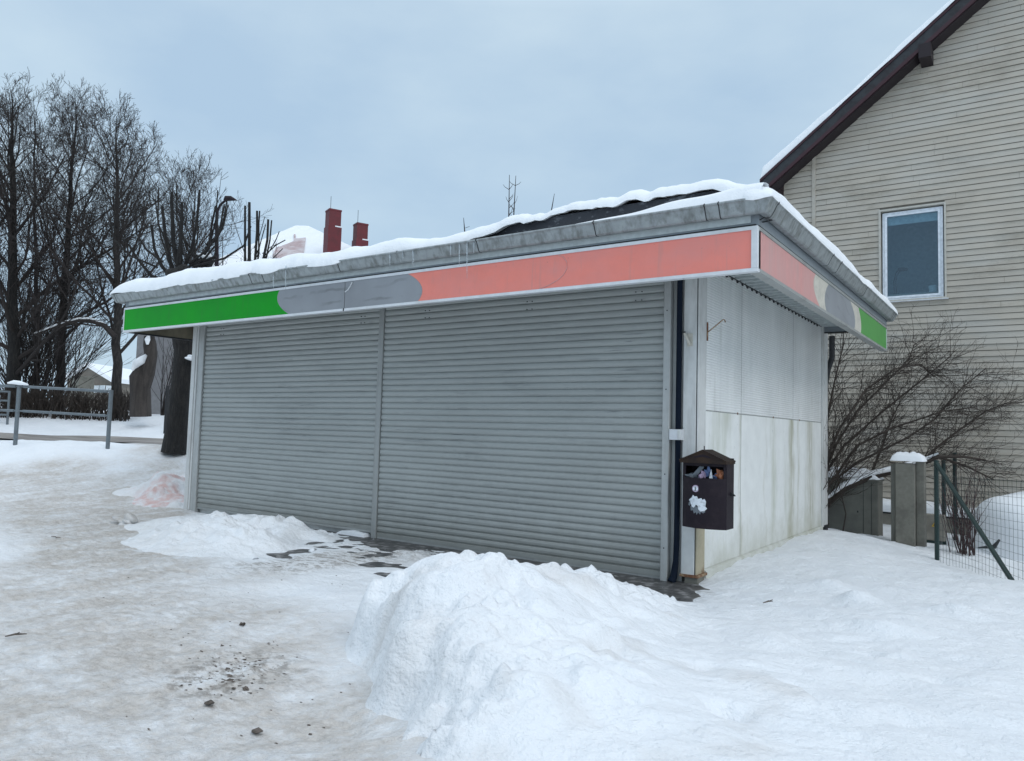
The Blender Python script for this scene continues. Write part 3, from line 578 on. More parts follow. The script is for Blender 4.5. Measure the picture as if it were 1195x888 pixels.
# gutter swept round the roof with mitred corners
GX0, GX1, GY0, GY1 = -9.035, 1.045, -1.215, 5.50
def ring(o, z): return [(GX0+o,GY0+o,z),(GX1-o,GY0+o,z),(GX1-o,GY1-o,z),(GX0+o,GY1-o,z)]
prof = [(.12,3.35),(.12,3.270),(.110,3.258),(.062,3.254),(.048,3.264),(.022,3.312),(.006,3.345),(0,3.352),(-.008,3.356),(-.010,3.366),(-.004,3.374),(.006,3.372),(.010,3.362),(.016,3.345),(.03,3.312),(.055,3.271),(.112,3.268),(.114,3.35)]
m = MB(); n = len(prof)
for o_, z_ in prof: m.v += ring(o_, z_)
for i in range(n-1):
    for j in range(4): m.f.append((i*4+j, i*4+(j+1)%4, (i+1)*4+(j+1)%4, (i+1)*4+j))
GT = mk('gutter', m, 'gutter', K)
def strap(x=None, y=None, w=.008, e=.003):
    m = MB(); pr_ = [(.10,3.258-e),(.062-e*.3,3.254-e),(.048-e,3.264),(.022-e,3.312),(.006-e,3.345),(-.012-e,3.356),(-.012-e,3.37),(-.002,3.379),(.012,3.377)]
    q = [(o_, z_) for o_, z_ in pr_]; inn = [(o_+.004, z_+.003) for o_, z_ in reversed(pr_)]
    if x is not None: m.prism([(x, GY0+o_, z_) for o_, z_ in q+inn], (w,0,0))
    else: m.prism([(GX1-o_, y, z_) for o_, z_ in q+inn], (0,w,0))
    return m
for x in (-8.93,-7.2,-5.6,-5.35,-3.95,-3.0,-1.9,-.55,.50,.62): mk('gutter_strap', strap(x=x), 'gutter' if x in (-7.2,-3.0) else 'black', GT)
for y in (-1.0,1.05,1.45,3.0,5.2,5.3): mk('gutter_strap', strap(y=y), 'black', GT)
mk('gutter_corner_bracket', MB().tube([(.93,-1.09,3.215),(.97,-1.12,3.222),(1.0,-1.0,3.225),(.92,-.99,3.222)], .006, 6), 'black', GT)
m = MB(); m.tube([(.08,5.62,3.1),(.08,5.62,2.75),(.02,5.60,2.55),(-.02,5.6,2.3),(-.02,5.6,0)], .045, 10); mk('downpipe', m, 'black', K, smooth=True)
m = MB(); m.tube([(-2.45,.6,3.5),(-2.45,.6,3.85)], .05, 10); m.blob((-2.45,.6,3.87), .13, 3, .02, 2, (1,1,.5)); mk('vent_cap', m, 'black', K)

# roof snow
def roof_snow():
    xs = np.unique(np.concatenate([-9.06+np.array([0,.004,.012,.03,.055,.09,.14,.2,.28,.38]), np.arange(-8.6,.2,.045), 1.06-np.array([0,.004,.012,.03,.06,.1,.15,.21,.28,.36,.45,.56,.68,.8])]))
    s = np.concatenate([[0,.002,.006,.014,.027,.045,.07,.1,.14,.19,.25,.32,.4,.5,.62], np.arange(.8,6.2,.18), 6.66-np.array([.3,.2,.12,.06,.02,0])])
    X, S = np.meshgrid(xs, s, indexing='ij')
    up0 = sm(-2.35,-1.25, X); up = up0*(1-sm(.45,.95, X)); rec = sm(-4.2,-2.9, X)*(1-up0); nx = fbm(X, 0*X, 1.6, 5, 4); nx2 = fbm(X, 0*X+4, 4.5, 8, 4)
    notch = np.exp(-((X+5.6)/.22)**2)+np.exp(-((X+4.7)/.35)**2)*.8
    yf = -1.235+.215*up + .075*rec + .018*nx2*(1-.3*up) + .035*notch*(1-up)
    zf = 3.345+.215*up + .03*rec + (.016*nx+.014*nx2)*(1-up) + .05*notch*(1-up) + up*(.016*nx2+.02*fbm(X,0*X+2,9,28,3)) + .03*sm(-8.5,-9,X)
    Yf = yf + S*(5.45-yf)/6.66
    dx0 = X+9.06; dx1 = 1.06-X
    q = lambda d, w: np.sqrt(np.clip(1-(1-np.clip(d/w,0,1))**2, 0, 1))
    T = (.235-.10*up-.03*rec)*(1+.10*nx) + .04*np.exp(-((X+6.5)/1.2)**2)
    T = T*(q(S,.16)*.72+q(S,.6)*.28)
    side = q(dx1,.62)**.9; left = q(dx0,.55)
    T = T*(.22+.78*side)*(.25+.75*left)*q(6.66-S,.2)
    drape = (1-q(dx1,.5)); rise = .095*(1-up)*sm(.1,.9,S)
    Zs = zf + T + rise*side*left - up*.09*drape*1.0 + .010*fbm(X,Yf,2.2,19,3)*sm(0,.2,S)
    # right rim sits on the side gutter
    Zs = np.where(dx1 < .10, np.minimum(Zs, 3.37+.14*q(dx1,.10)+.03*fbm(Yf,0*Yf,1.5,77,3)), Zs)
    P = np.stack([X, Yf, Zs], -1)
    m = MB(); m.grid(P)
    lip = np.stack([P[:,0], P[:,0]+np.array([0,.07,.015])], 1); m.grid(lip[:, ::-1])
    e = P[-1]; m.grid(np.stack([e, np.stack([e[:,0]*0+1.055, e[:,1], e[:,2]*0+3.365], -1)], 0)[::1])
    e = P[0]; m.grid(np.stack([np.stack([e[:,0]+.06, e[:,1], e[:,2]*0+3.355], -1), e], 0))
    # snow lying in the gutter towards the right corner
    G = []
    for x in np.linspace(-1.25, .98, 60):
        k = float(sm(-1.25, .9, np.array(x))); h = .012+.125*k**1.5+.012*math.sin(x*9)*k
        G.append([(x,-1.218+.004,3.365),(x,-1.20,3.37+h*.6),(x,-1.16,3.37+h*.9),(x,-1.10,3.37+h),(x,-1.03,3.37+h*1.05),(x,-.97,3.38)])
    m.grid(G)
    o = mk('roof_snow', m, 'softsnow', origin=(-4,2,3.37), smooth=True)
    return tag(o, 'thick snow layer covering the flat roof of the kiosk', 'snow')
roof_snow()
for px, y0, y1 in ((319,323,339),(333.5,312,342),(455,298,313),(482,293,312),(536,287,311),(545,284,325),(553,285,297),(470,295,303),(526,288,300)):
    a = onY(px, y0, -1.215); b_ = onY(px, y1, -1.215)
    o = mk('icicle', MB().tube([a+Vector((0,0,.02)), a, a.lerp(b_,.5), b_], [.009,.008,.005,.001], 6), 'ice', origin=a, smooth=True)
    tag(o, 'thin clear icicle hanging from the front gutter of the kiosk', 'icicle', 'icicles along the kiosk gutter')
# snow strip under the left shutter
m = MB(); G = []
for x in np.linspace(-5.0,-4.45,24):
    h = (.075+.008*math.sin(x*17))*math.sqrt(max(0,min(1, (x+5.0)/.1, (-4.45-x)/.04)))-.02; G.append([(x,-.10,-.03),(x,-.095,h*.7),(x,-.07,h),(x,-.02,h),(x,.02,h)])
m.grid(G); tag(mk('snow_strip', m, 'snow', origin=(-4.7,-.05,0), smooth=True), 'narrow strip of packed snow under the left shutter by the middle rail', 'snow')

# ------------------------------------------------------------------ litter bin
def litter_bin():
    x0, x1, yb, z0, z1 = -.045, .385, -.045, .575, 1.185
    R = thing('litter_bin', (.17, yb, z0), 'dark brown metal litter bin with pitched lid fixed to the kiosk corner post', 'litter bin')
    def front(x, k=0): t = (x-(x0+x1)/2)/((x1-x0)/2); return yb-.20-.075*(1-t*t)+k
    n = 18; xs = [x0+(x1-x0)*i/n for i in range(n+1)]
    zslot = 1.045
    out = [(x, front(x)) for x in xs]
    m = MB(); m.prism([(x0,yb,z0)]+[(x,y,z0) for x,y in out]+[(x1,yb,z0)], (0,0,zslot-.06-z0)) # filled lower body
    th = .008; G = []
    for x, y in out: G.append([(x,y,zslot-.06),(x,y,zslot),(x,y+th,zslot),(x,y+th,zslot-.06)])
    m.grid(G); body = mk('body', m, 'bin', R, smooth=False)
    m = MB()
    m.box(x0,x0+.012,front(x0),yb,zslot-.06,z1); m.box(x1-.012,x1,front(x1),yb,zslot-.06,z1); m.box(x0,x1,yb-.006,yb,z0,z1+.05)
    m.box(x0,x0+.03,front(x0)-.004,front(x0)+.004,zslot-.03,z1); m.box(x1-.03,x1,front(x1)-.004,front(x1)+.004,zslot-.03,z1)
    m.box(x0+.03,x1-.03,front(x0)-.004,front(x0)+.004,z1-.03,z1)
    mk('side_plate', m, 'bin', R)
    rx0, rx1, ry = x0-.012, x1+.012, front(x0)-.055; zp = z1+.112; mx = (x0+x1)/2
    m = MB(); m.prism([(rx0,ry,z1-.002),(rx1,ry,z1-.002),(rx1,ry,z1+.016),(mx+.02,ry,zp),(mx-.02,ry,zp),(rx0,ry,z1+.016)], (0,yb-ry,0)); lid = mk('lid', m, 'binroof', R)
    m = MB(); G = []
    for i in range(13):
        t = i/12; x = mx-.08+.16*t; G.append([(x,ry-.003,zp-.028-.024*abs(2*t-1)),(x,ry-.003,zp-.052-.012*abs(2*t-1))])
    m.grid(G); mk('lid_vent', m, 'bin', lid)
    m = MB(); m.prism([(rx0-.003,ry-.008,z1+.0165),(mx,ry-.008,zp+.003),(rx1+.003,ry-.008,z1+.0165),(rx1+.003,ry-.008,z1+.029),(mx,ry-.008,zp+.016),(rx0-.003,ry-.008,z1+.029)], (0,yb-ry+.01,0)); mk('lid_sheet', m, 'binroof', lid)
    mk('hook_pin', MB().tube([(mx,ry+.04,zp+.01),(mx,ry+.04,zp+.05)], .005, 6), 'black', lid)
    # round sticker with a small figure
    cx, cz, r = x0+.155, .945, .033; m = MB(); m.prism([(cx+r*math.cos(a*math.pi/12), front(cx)-.004, cz+r*math.sin(a*math.pi/12)) for a in range(24)], (0,.006,0)); st = mk('round_sticker', m, 'lilac', body); 
    r = .025; m = MB(); m.prism([(cx+r*math.cos(a*math.pi/12), front(cx)-.0055, cz+r*math.sin(a*math.pi/12)) for a in range(24)], (0,.002,0)); mk('sticker_disc', m, 'paper', body)
    m = MB(); m.box(cx-.004,cx+.003,front(cx)-.0075,front(cx)-.005,cz-.015,cz+.008); m.box(cx-.010,cx+.010,front(cx)-.0075,front(cx)-.005,cz-.019,cz-.014); m.tube([(cx,front(cx)-.0075,cz+.013),(cx,front(cx)-.005,cz+.013)], .004, 8); mk('sticker_figure', m, 'bin', body)
    # torn paper remains
    lp = [(0,.05),(.03,.075),(.045,.10),(.06,.085),(.085,.09),(.10,.065),(.13,.075),(.145,.055),(.16,.07),(.175,.045),(.17,.0),(.185,-.02),(.16,-.045),(.12,-.05),(.10,-.03),(.095,.0),(.075,.01),(.055,-.02),(.03,-.01),(.02,.02)]
    px0, pz = x0+.085, .785
    m = MB(); loop = [(px0+a, 0, pz+b_) for a, b_ in lp]
    # fan in small quads following the curved front
    cxx, czz = px0+.09, pz+.03
    k = len(loop); m.v = [(cxx, front(cxx)-.003, czz)]+[(p[0], front(p[0])-.003, p[2]) for p in loop]; m.f = [(0,i+1,(i+1)%k+1) for i in range(k)]
    m.v += [(v[0],v[1]-.0015,v[2]) for v in m.v]; m.f += [tuple(j+k+1 for j in f_) for f_ in m.f]
    mk('torn_poster', m, 'paper', body)
    lp = [(.0,.03),(.04,.02),(.07,.0),(.10,-.02),(.17,-.05),(.15,-.065),(.125,-.055),(.12,-.08),(.10,-.06),(.085,-.085),(.075,-.06),(.055,-.075),(.045,-.045),(.02,-.05),(.015,-.01),(-.01,.0)]
    loop = [(px0+a, pz+b_) for a, b_ in lp]; cxx, czz = px0+.075, pz-.025; m = MB(); k = len(loop)
    m.v = [(cxx, front(cxx)-.0018, czz)]+[(a, front(a)-.0018, b_) for a, b_ in loop]; m.f = [(0,i+1,(i+1)%k+1) for i in range(k)]
    mk('glue_trace', m, 'grey_bag', body)
    m = MB(); m.prism([(x1,yb-.10,.885),(x1+.045,yb-.10,.885),(x1+.02,yb-.10,.91),(x1,yb-.10,.92)], (0,.03,0)); mk('latch', m, 'black', R)
    # litter, each piece apart
    def crumple(name, c, r, mt, lab, seed, sq=(1,1,1)):
        o = mk(name, MB().blob(c, r, seed, .6, 2, sq), mt, origin=c); tag(o, lab, 'litter')
    crumple('plastic_bag', (.03,-.22,1.055), .05, 'grey_bag', 'grey crumpled bag at the left of the litter bin opening', 1, (1.3,.8,.5))
    o = mk('plastic_bag', MB().tube([(.05,-.23,1.05),(.09,-.23,1.09),(.13,-.225,1.14),(.15,-.22,1.15)], [.02,.024,.022,.012], 7), 'grey_bag', origin=(.05,-.23,1.05)); tag(o, 'dark grey twisted bag sticking up in the litter bin opening', 'litter')
    crumple('wrapper', (.15,-.23,1.07), .032, 'lilac', 'lilac crumpled wrapper in the middle of the bin opening', 2, (.9,.8,1.3))
    crumple('wrapper', (.19,-.22,1.09), .03, 'blue', 'blue crumpled wrapper in the bin opening', 3, (.7,.8,1.4))
    o = mk('paper_scrap', MB().prism([(.215,-.25,1.045),(.25,-.25,1.045),(.232,-.24,1.13)], (0,.006,0)), 'paper', origin=(.23,-.25,1.05)); tag(o, 'white pointed paper scrap in the bin opening', 'litter')
    crumple('paper_bag', (.31,-.22,1.075), .042, 'orange', 'brown orange crumpled bag at the right of the bin opening', 5, (1,.8,1.1))
    crumple('wrapper', (.265,-.21,1.06), .025, 'blue', 'small blue wrapper beside the brown bag in the bin opening', 6)
litter_bin()

# ------------------------------------------------------------------ house on the right
HY = 8.5
H = thing('house', (2.5, HY, 0), 'beige clad house gable with maroon roof edge and one white window behind the kiosk', 'house')
ov = .42; ra = onY(888, 210, HY-ov); rb = onY(1118, 0, HY-ov); slope = (rb.z-ra.z)/(rb.x-ra.x)
def zroof(x): return ra.z + (x-ra.x)*slope
XW0, RIDGE = ra.x+.35, 5.2
def xmin_at(z): return max(XW0, ra.x+(z+.10-ra.z)/slope)
wt = onY(1027, 247, HY); wb = onY(1103.6, 349, HY); WX0, WX1, WZ0, WZ1 = wt.x, wb.x, wb.z, wt.z
WZ0 = (onY(1027,350,HY).z+wb.z)/2; WZ1 = (wt.z+onY(1104,237,HY).z)/2
m = MB(); z = .18; pitch = .108; rr = random.Random(4)
XW1 = 2*RIDGE-XW0
bi = 0
while z < zroof(RIDGE)-.2:
    bi += 1; dp = .027 if bi % 2 else .019; gp_ = .007 if bi % 2 else .003
    za, zb = z, z+pitch; x0 = xmin_at(za); x1 = 2*RIDGE-x0; segs = [(x0, x1)]
    if zb > WZ0 and za < WZ1: segs = [(x0, WX0), (WX1, x1)]
    for s0, s1 in segs:
        if s1-s0 < .02: continue
        cuts = [s0]; c = s0+rr.uniform(.5,3.2)
        while c < s1: cuts.append(c); c += 3.2
        cuts.append(s1)
        for c0, c1 in zip(cuts[:-1], cuts[1:]):
            c1 -= .0035; n = len(m.v)
            wv = rr.uniform(-.0015,.0015); pr_ = [(HY, za+.003), (HY-dp, za+wv), (HY-dp+.001, za+.008), (HY-.008, zb-gp_-.003), (HY, zb-gp_)]
            for xx in (c0, c1): m.v += [(xx, y_, z_) for y_, z_ in pr_]
            m.f += [(n+i, n+5+i, n+6+i, n+1+i) for i in range(4)]
    z += pitch
mk('siding', m, 'siding', H)
m = MB()
for s in (-1, 1):
    pass
xe = xmin_at(0); m.prism([(XW0,HY+.002,-.4),(XW1,HY+.002,-.4),(XW1,HY+.002,zroof(XW0)-.12),(RIDGE,HY+.002,zroof(RIDGE)-.12),(XW0,HY+.002,zroof(XW0)-.12)], (0,.0,0)) if False else None
# wall core with a real window opening: four pieces at gable plane
def core(x0,x1,z0,z1): m.box(x0,x1,HY+.003,HY+.25,z0,z1)
core(XW0,WX0,-.4,WZ1+.3); core(WX1,XW1,-.4,WZ1+.3); core(WX0,WX1,-.4,WZ0)
m.prism([(XW0,HY+.003,WZ1+.302),(XW1,HY+.003,WZ1+.302),(XW1,HY+.003,zroof(XW0)-.12),(RIDGE,HY+.003,zroof(RIDGE)-.12),(XW0,HY+.003,zroof(XW0)-.12)], (0,.247,0)); core(WX0,WX1,WZ1,WZ1+.3)
m.box(XW0,XW0+.2,HY+.25,HY+10,-.4,zroof(XW0)-.05); m.box(XW1-.2,XW1,HY+.25,HY+10,-.4,zroof(XW0)-.05); m.box(XW0,XW1,HY+9.8,HY+10,-.4,6)
mk('wall', m, 'siding_gap', H)
tx = onY(950,200,HY).x
mk('trim_strip', MB().bevbox(tx-.035,tx+.035,HY-.036,HY-.021,.2,zroof(tx)-.1,.005), 'siding', H)
# roof
def slopeprism(x0, x1, y0, y1, dz0, dz1):
    m = MB()
    for sgn in (1, -1):
        f_ = lambda x: x if sgn == 1 else 2*RIDGE-x
        m.prism([(f_(x0),y0,zroof(x0)+dz0),(f_(x1),y0,zroof(x1)+dz0),(f_(x1),y0,zroof(x1)+dz1),(f_(x0),y0,zroof(x0)+dz1)], (0,y1-y0,0))
    return m
xr0 = ra.x-.02
mk('roof', slopeprism(xr0, RIDGE, HY-ov-.02, HY+10.4, -.03, .03), 'maroon', H)
mk('bargeboard', slopeprism(xr0+.03, RIDGE, HY-ov, HY-ov+.04, -.22, -.032), 'barge', H)
mk('bargeboard', slopeprism(xr0+.03, RIDGE, HY-ov-.004, HY-ov+.042, -.30, -.222), 'maroon', H)
mk('soffit', slopeprism(xr0+.03, RIDGE, HY-ov+.045, HY-.0, -.32, -.16), 'darkmaroon', H)
pb = onY(1080, 60, HY-ov+.1); mk('purlin_end', MB().box(pb.x-.10,pb.x+.10,HY-ov-.03,HY+.0,pb.z-.16,pb.z+.10), 'darkmaroon', H)
# snow on that roof
us = np.linspace(xr0-.03, RIDGE, 130); vs = np.concatenate([[0,.01,.03,.07,.13,.22,.4], np.linspace(.8,10.5,14)])
U, Vv = np.meshgrid(us, vs, indexing='ij'); w = fbm(U, 0*U, 1.2, 61, 4); ysn = HY-ov-.03+.05*w+.02
th_ = (.19+.09*w)*np.sqrt(np.clip(1-(1-np.clip(Vv/.12,0,1))**2,0,1))*sm(0,.08,U-us[0]+.03)
Pz = ra.z+(U-ra.x)*slope+.028+th_; m = MB(); m.grid(np.stack([U, ysn+Vv, Pz], -1))
U2 = 2*RIDGE-U; m.grid(np.stack([U2, ysn+Vv, Pz], -1)[::-1])
tag(mk('roof_snow', m, 'softsnow', origin=(2,HY,8), smooth=True), 'wavy snow layer along the sloping roof edge of the beige clad house', 'snow')
# window
W = mk('window', MB().box(WX0+.02,WX1-.02,HY+.05,HY+.06,WZ0+.02,WZ0+.03), 'casing', H)
m = MB(); c = .022
for a in ((WX0-c,WX0+.012,WZ0-c,WZ1+c),(WX1-.012,WX1+c,WZ0-c,WZ1+c),(WX0+.012,WX1-.012,WZ1-.012,WZ1+c),(WX0+.012,WX1-.012,WZ0-c,WZ0+.012)): m.box(a[0],a[1],HY-.035,HY+.09,a[2],a[3])
mk('casing', m, 'casing', W)
m = MB(); fx0, fx1, fz0, fz1 = WX0+.035, WX1-.035, WZ0+.012, WZ1-.035; t = .08
fo = .045
m.box(fx0,fx0+fo,HY+.04,HY+.1,fz0,fz1); m.box(fx1-fo,fx1,HY+.04,HY+.1,fz0,fz1); m.box(fx0+fo,fx1-fo,HY+.04,HY+.1,fz1-fo,fz1); m.box(fx0+fo,fx1-fo,HY+.04,HY+.1,fz0,fz0+fo)
m.box(fx0+fo,fx0+t,HY+.025,HY+.09,fz0+fo,fz1-fo); m.box(fx1-t,fx1-fo,HY+.025,HY+.09,fz0+fo,fz1-fo); m.box(fx0+t,fx1-t,HY+.025,HY+.09,fz1-t,fz1-fo); m.box(fx0+t,fx1-t,HY+.025,HY+.09,fz0+fo,fz0+t)
mk('frame', m, 'pvc', W)
mk('pane', MB().box(fx0+t,fx1-t,HY+.05,HY+.058,fz0+t,fz1-t), 'glass', W)
mk('sill', MB().box(WX0-.05,WX1+.05,HY-.08,HY+.03,WZ0-c-.015,WZ0-c), 'white_trim', W)
mk('roller_blind', MB().box(fx0+t-.03,fx1-t+.03,HY+.13,HY+.135,fz1-t-.15,fz1-t+.05), 'blind', W)
m = MB(); m.box(WX0-1,WX0-.98,HY+.26,HY+1.1,WZ0-.6,WZ1+.4); m.box(WX1+1,WX1+1.02,HY+.26,HY+1.1,WZ0-.6,WZ1+.4); m.box(WX0-1,WX1+1,HY+1.1,HY+1.12,WZ0-.6,WZ1+.4); m.box(WX0-1,WX1+1,HY+.26,HY+1.1,WZ1+.4,WZ1+.42); m.box(WX0-1,WX1+1,HY+.26,HY+1.1,WZ0-.62,WZ0-.6); mk('room', m, 'room', H)
m = MB(); m.box(WX0+.02,WX1-.02,HY+.12,HY+.4,fz0+t+.0,fz0+t+.05); mk('inner_sill', m, 'casing', W)
lx, lz = fx0+t+.13, fz0+t+.05
LP = thing('desk_lamp', (lx, HY+.25, lz), 'black bent desk lamp standing inside the house window', 'lamp')
mk('base', MB().tube([(lx,HY+.17,lz),(lx,HY+.17,lz+.02)], .055, 14), 'black', LP)
m = MB(); m.tube([(lx-.02,HY+.17,lz+.02),(lx-.035,HY+.17,lz+.25),(lx,HY+.17,lz+.42),(lx+.06,HY+.17,lz+.48)], .010, 6); m.tube([(lx+.01,HY+.17,lz+.02),(lx+.0,HY+.17,lz+.25),(lx+.03,HY+.17,lz+.40),(lx+.08,HY+.17,lz+.46)], .010, 6); mk('arm', m, 'black', LP)
mk('lamp_shade', MB().tube([(lx+.04,HY+.17,lz+.48),(lx+.10,HY+.17,lz+.48),(lx+.2,HY+.17,lz+.478)], [.03,.04,.025], 10), 'black', LP)
pxp = fx1-t-.1
P_ = mk('plant_pot', MB().tube([(pxp,HY+.2,lz),(pxp,HY+.2,lz+.12),(pxp,HY+.2,lz+.125),(pxp,HY+.2,lz+.05)], [.07,.085,.072,.06], 18), 'whitepot', origin=(pxp,HY+.2,lz), smooth=False); tag(P_, 'white pot on the sill inside the house window', 'pot')
# plinth and ledge
pz = onY(1080,600,HY-.35).z
mk('plinth', MB().box(XW0,XW1,HY-.32,HY-.0,-.6,pz-.04), 'plinth', H)
mk('ledge', MB().box(XW0,XW1,HY-.40,HY-.0,pz-.038,pz+.0), 'barge', H)
G = []
for x in np.linspace(XW0, XW1, 90):
    h = .15+.03*math.sin(x*2.3)+.02*math.sin(x*7); G.append([(x,HY-.42,pz-.005),(x,HY-.43,pz+h*.6),(x,HY-.38,pz+h*.95),(x,HY-.25,pz+h*1.05),(x,HY-.021,pz+h*1.15)])
m = MB(); m.grid(G); tag(mk('ledge_snow', m, 'softsnow', origin=(3,HY-.2,pz), smooth=True), 'snow lying on the dark ledge at the foot of the beige clad house', 'snow')

# ------------------------------------------------------------------ cabinets, pillar, fence
def capsnow(x0, x1, y0, y1, z, h, lab, seed):
    n = 16; G = []
    for i in range(n+1):
        row = []
        for j in range(n+1):
            a, b_ = i/n, j/n; e = min(a,1-a,b_,1-b_)*n; k = math.sqrt(max(0, 1-(1-min(1,e/4))**2))
            row.append((x0+(x1-x0)*a, y0+(y1-y0)*b_, z+h*k*(1+.3*float(fbm(np.array([x0+a*2.2]), np.array([y0+b_*2.2]), 2.2, seed, 3)[0]))))
        G.append(row)
    m = MB(); m.grid(G); m.box(x0+.01,x1-.01,y0+.01,y1-.01,z-.003,z+.004)
    return tag(mk('settled_snow', m, 'softsnow', origin=((x0+x1)/2,(y0+y1)/2,z), smooth=True), lab, 'snow')
cy_ = 6.1; a = onY(1025, 637, cy_); tl = onY(1025, 560, cy_)
cx1 = a.x; cx0 = cx1-1.05; ct = tl.z
C1 = thing('utility_cabinet', ((cx0+cx1)/2, cy_, -.3), 'wide dark grey green utility cabinet behind the kiosk, capped with snow', 'cabinet')
mk('body', MB().bevbox(cx0,cx1,cy_,cy_+.45,-.35,ct-.03,.01), 'cabinet', C1)
mk('lid', MB().bevbox(cx0-.02,cx1+.02,cy_-.02,cy_+.47,ct-.03,ct,.01), 'cabinet', C1)
m = MB()
for x in (cx1-.22, cx1-.10): m.box(x,x+.006,cy_-.004,cy_,-.3,ct-.05)
m.box(cx1-.31,cx1-.29,cy_-.006,cy_,.28,.31); mk('door_seam', m, 'black', C1)
capsnow(cx0-.02,cx1+.02,cy_-.02,cy_+.47,ct,.13,'snow cap on the wide dark utility cabinet',1)
q0, q1 = onY(1045,640,5.55), onY(1068,640,5.55); pt_ = onY(1056,541,5.55).z
PL = thing('pillar', ((q0.x+q1.x)/2, 5.55, -.3), 'narrow grey concrete pillar with a tall snow cap left of the green fence', 'pillar')
mk('shaft', MB().bevbox(q0.x,q1.x,5.55,5.9,-.4,pt_,.01), 'pillar', PL)
mk('side_fin', MB().bevbox(q1.x,q1.x+.12,5.66,5.86,-.4,pt_+.04,.01), 'pillar', PL)
mk('side_fin', MB().bevbox(q0.x-.07,q0.x,5.62,5.86,-.4,pt_-.02,.008), 'cabinet', PL)
capsnow(q0.x-.07,q1.x+.13,5.53,5.92,pt_+.04,.11,'tall snow cap on the narrow concrete pillar',2)
g0, g1 = onY(1066,630,6.3), onY(1100,605,6.3)
GB = thing('meter_box', ((g0.x+g1.x)/2, 6.3, -.3), 'pale beige meter box with a yellow warning mark behind the green posts', 'meter box')
mk('body', MB().bevbox(g0.x,g1.x+.03,6.3,6.55,g0.z+.02,g1.z+.04,.008), 'plinth', GB)
mk('base', MB().bevbox(g0.x-.02,g1.x-.03,6.28,6.6,-.5,g0.z+.015,.01), 'darkgreen', GB)
wx = onY(1091,612,6.3); m = MB(); m.prism([(wx.x-.045,6.298,wx.z-.035),(wx.x+.045,6.298,wx.z-.035),(wx.x,6.298,wx.z+.045)], (0,-.004,0)); mk('warning_mark', m, 'yellow', GB)
m = MB(); m.prism([(wx.x-.02,6.293,wx.z-.02),(wx.x+.02,6.293,wx.z-.02),(wx.x,6.293,wx.z+.02)], (0,-.002,0)); mk('warning_symbol', m, 'black', GB)
# green fence
FN = thing('wire_fence', tuple(onY(1086,650,4.6)), 'dark green wire mesh fence with posts and a slanting brace right of the pillar', 'fence')
A = onY(1086, 650, 4.6); At = onY(1092.5, 537, 4.6); A.z = -.3
mk('post', MB().tube([(At.x,4.6,-.35),(At.x,4.6,At.z)], .03, 10), 'darkgreen', FN)
for px, pt2, Yp in ((1101,537,6.9),(1114,528,7.4)):
    q = onY(px, pt2, Yp); mk('post', MB().tube([(q.x,Yp,-.4),(q.x,Yp,q.z)], .032, 10), 'darkgreen', FN)
E1 = onZ(1180, 672, -.02); dv = Vector((E1.x-At.x, E1.y-4.6, 0)); fd = dv.normalized()
mk('brace', MB().tube([(At.x+.01,4.58,At.z-.05),(E1.x+fd.x*.05,E1.y+fd.y*.05-.02,-.09)], .028, 8), 'darkgreen', FN)
m = MB(); Lf = 3.2; s_ = 0
while s_ < Lf:
    p = Vector((At.x,4.6,0))+fd*s_; wob = .012*math.sin(s_*3); m.tube([(p.x+wob,p.y,-.3),(p.x,p.y+wob,.5),(p.x+wob,p.y,At.z-.12-.03*math.sin(s_))], .0016, 4, False); s_ += .085
z = -.25
while z < At.z-.1:
    m.tube([tuple(Vector((At.x,4.6,z+.015*math.sin(s_*2.1+z*3)))+fd*s_) for s_ in np.linspace(0,Lf,16)], .0016, 4, False); z += .085
mk('wire_mesh', m, 'darkgreen', FN)
e = Vector((At.x,4.6,0))+fd*Lf; mk('post', MB().tube([(e.x,e.y,-.35),(e.x,e.y,At.z)], .03, 10), 'darkgreen', FN)
m = MB()
for s_ in (0, .012): m.tube([(At.x+.02+s_,4.66,-.3),(q.x-.03,6.2,-.1+s_)], .003, 4)
c_ = onZ(1158, 638, .12); m = MB(); m.tube([(c_.x-.16,c_.y,c_.z-.03),(c_.x-.05,c_.y,c_.z-.01),(c_.x+.02,c_.y,c_.z+.0),(c_.x+.08,c_.y,c_.z+.10)], [.008,.02,.03,.012], 7)
mk('bent_clamp', m, 'black', FN)
# covered snow mound beyond the fence
ctr = onY(1225, 620, 6.7); m = MB(); G = []
for i in range(37):
    row = []
    for j in range(19):
        a_ = i/36*2*math.pi; e_ = j/18*math.pi/2; rx, ry, rz = 1.15, .75, 1.05
        k = 1+.05*math.sin(3*a_+e_*2)+.04*math.sin(5*e_+a_); ce = math.cos(e_)**.55
        row.append((ctr.x+rx*k*ce*math.cos(a_), ctr.y+ry*k*ce*math.sin(a_), -.35+rz*k*math.sin(e_)**.8))
    G.append(row)
m.grid(G); tag(mk('snow_mound', m, 'softsnow', origin=(ctr.x,ctr.y,-.35), smooth=True), 'tall smooth snow mound behind the wire fence at the foot of the house', 'snow mound')

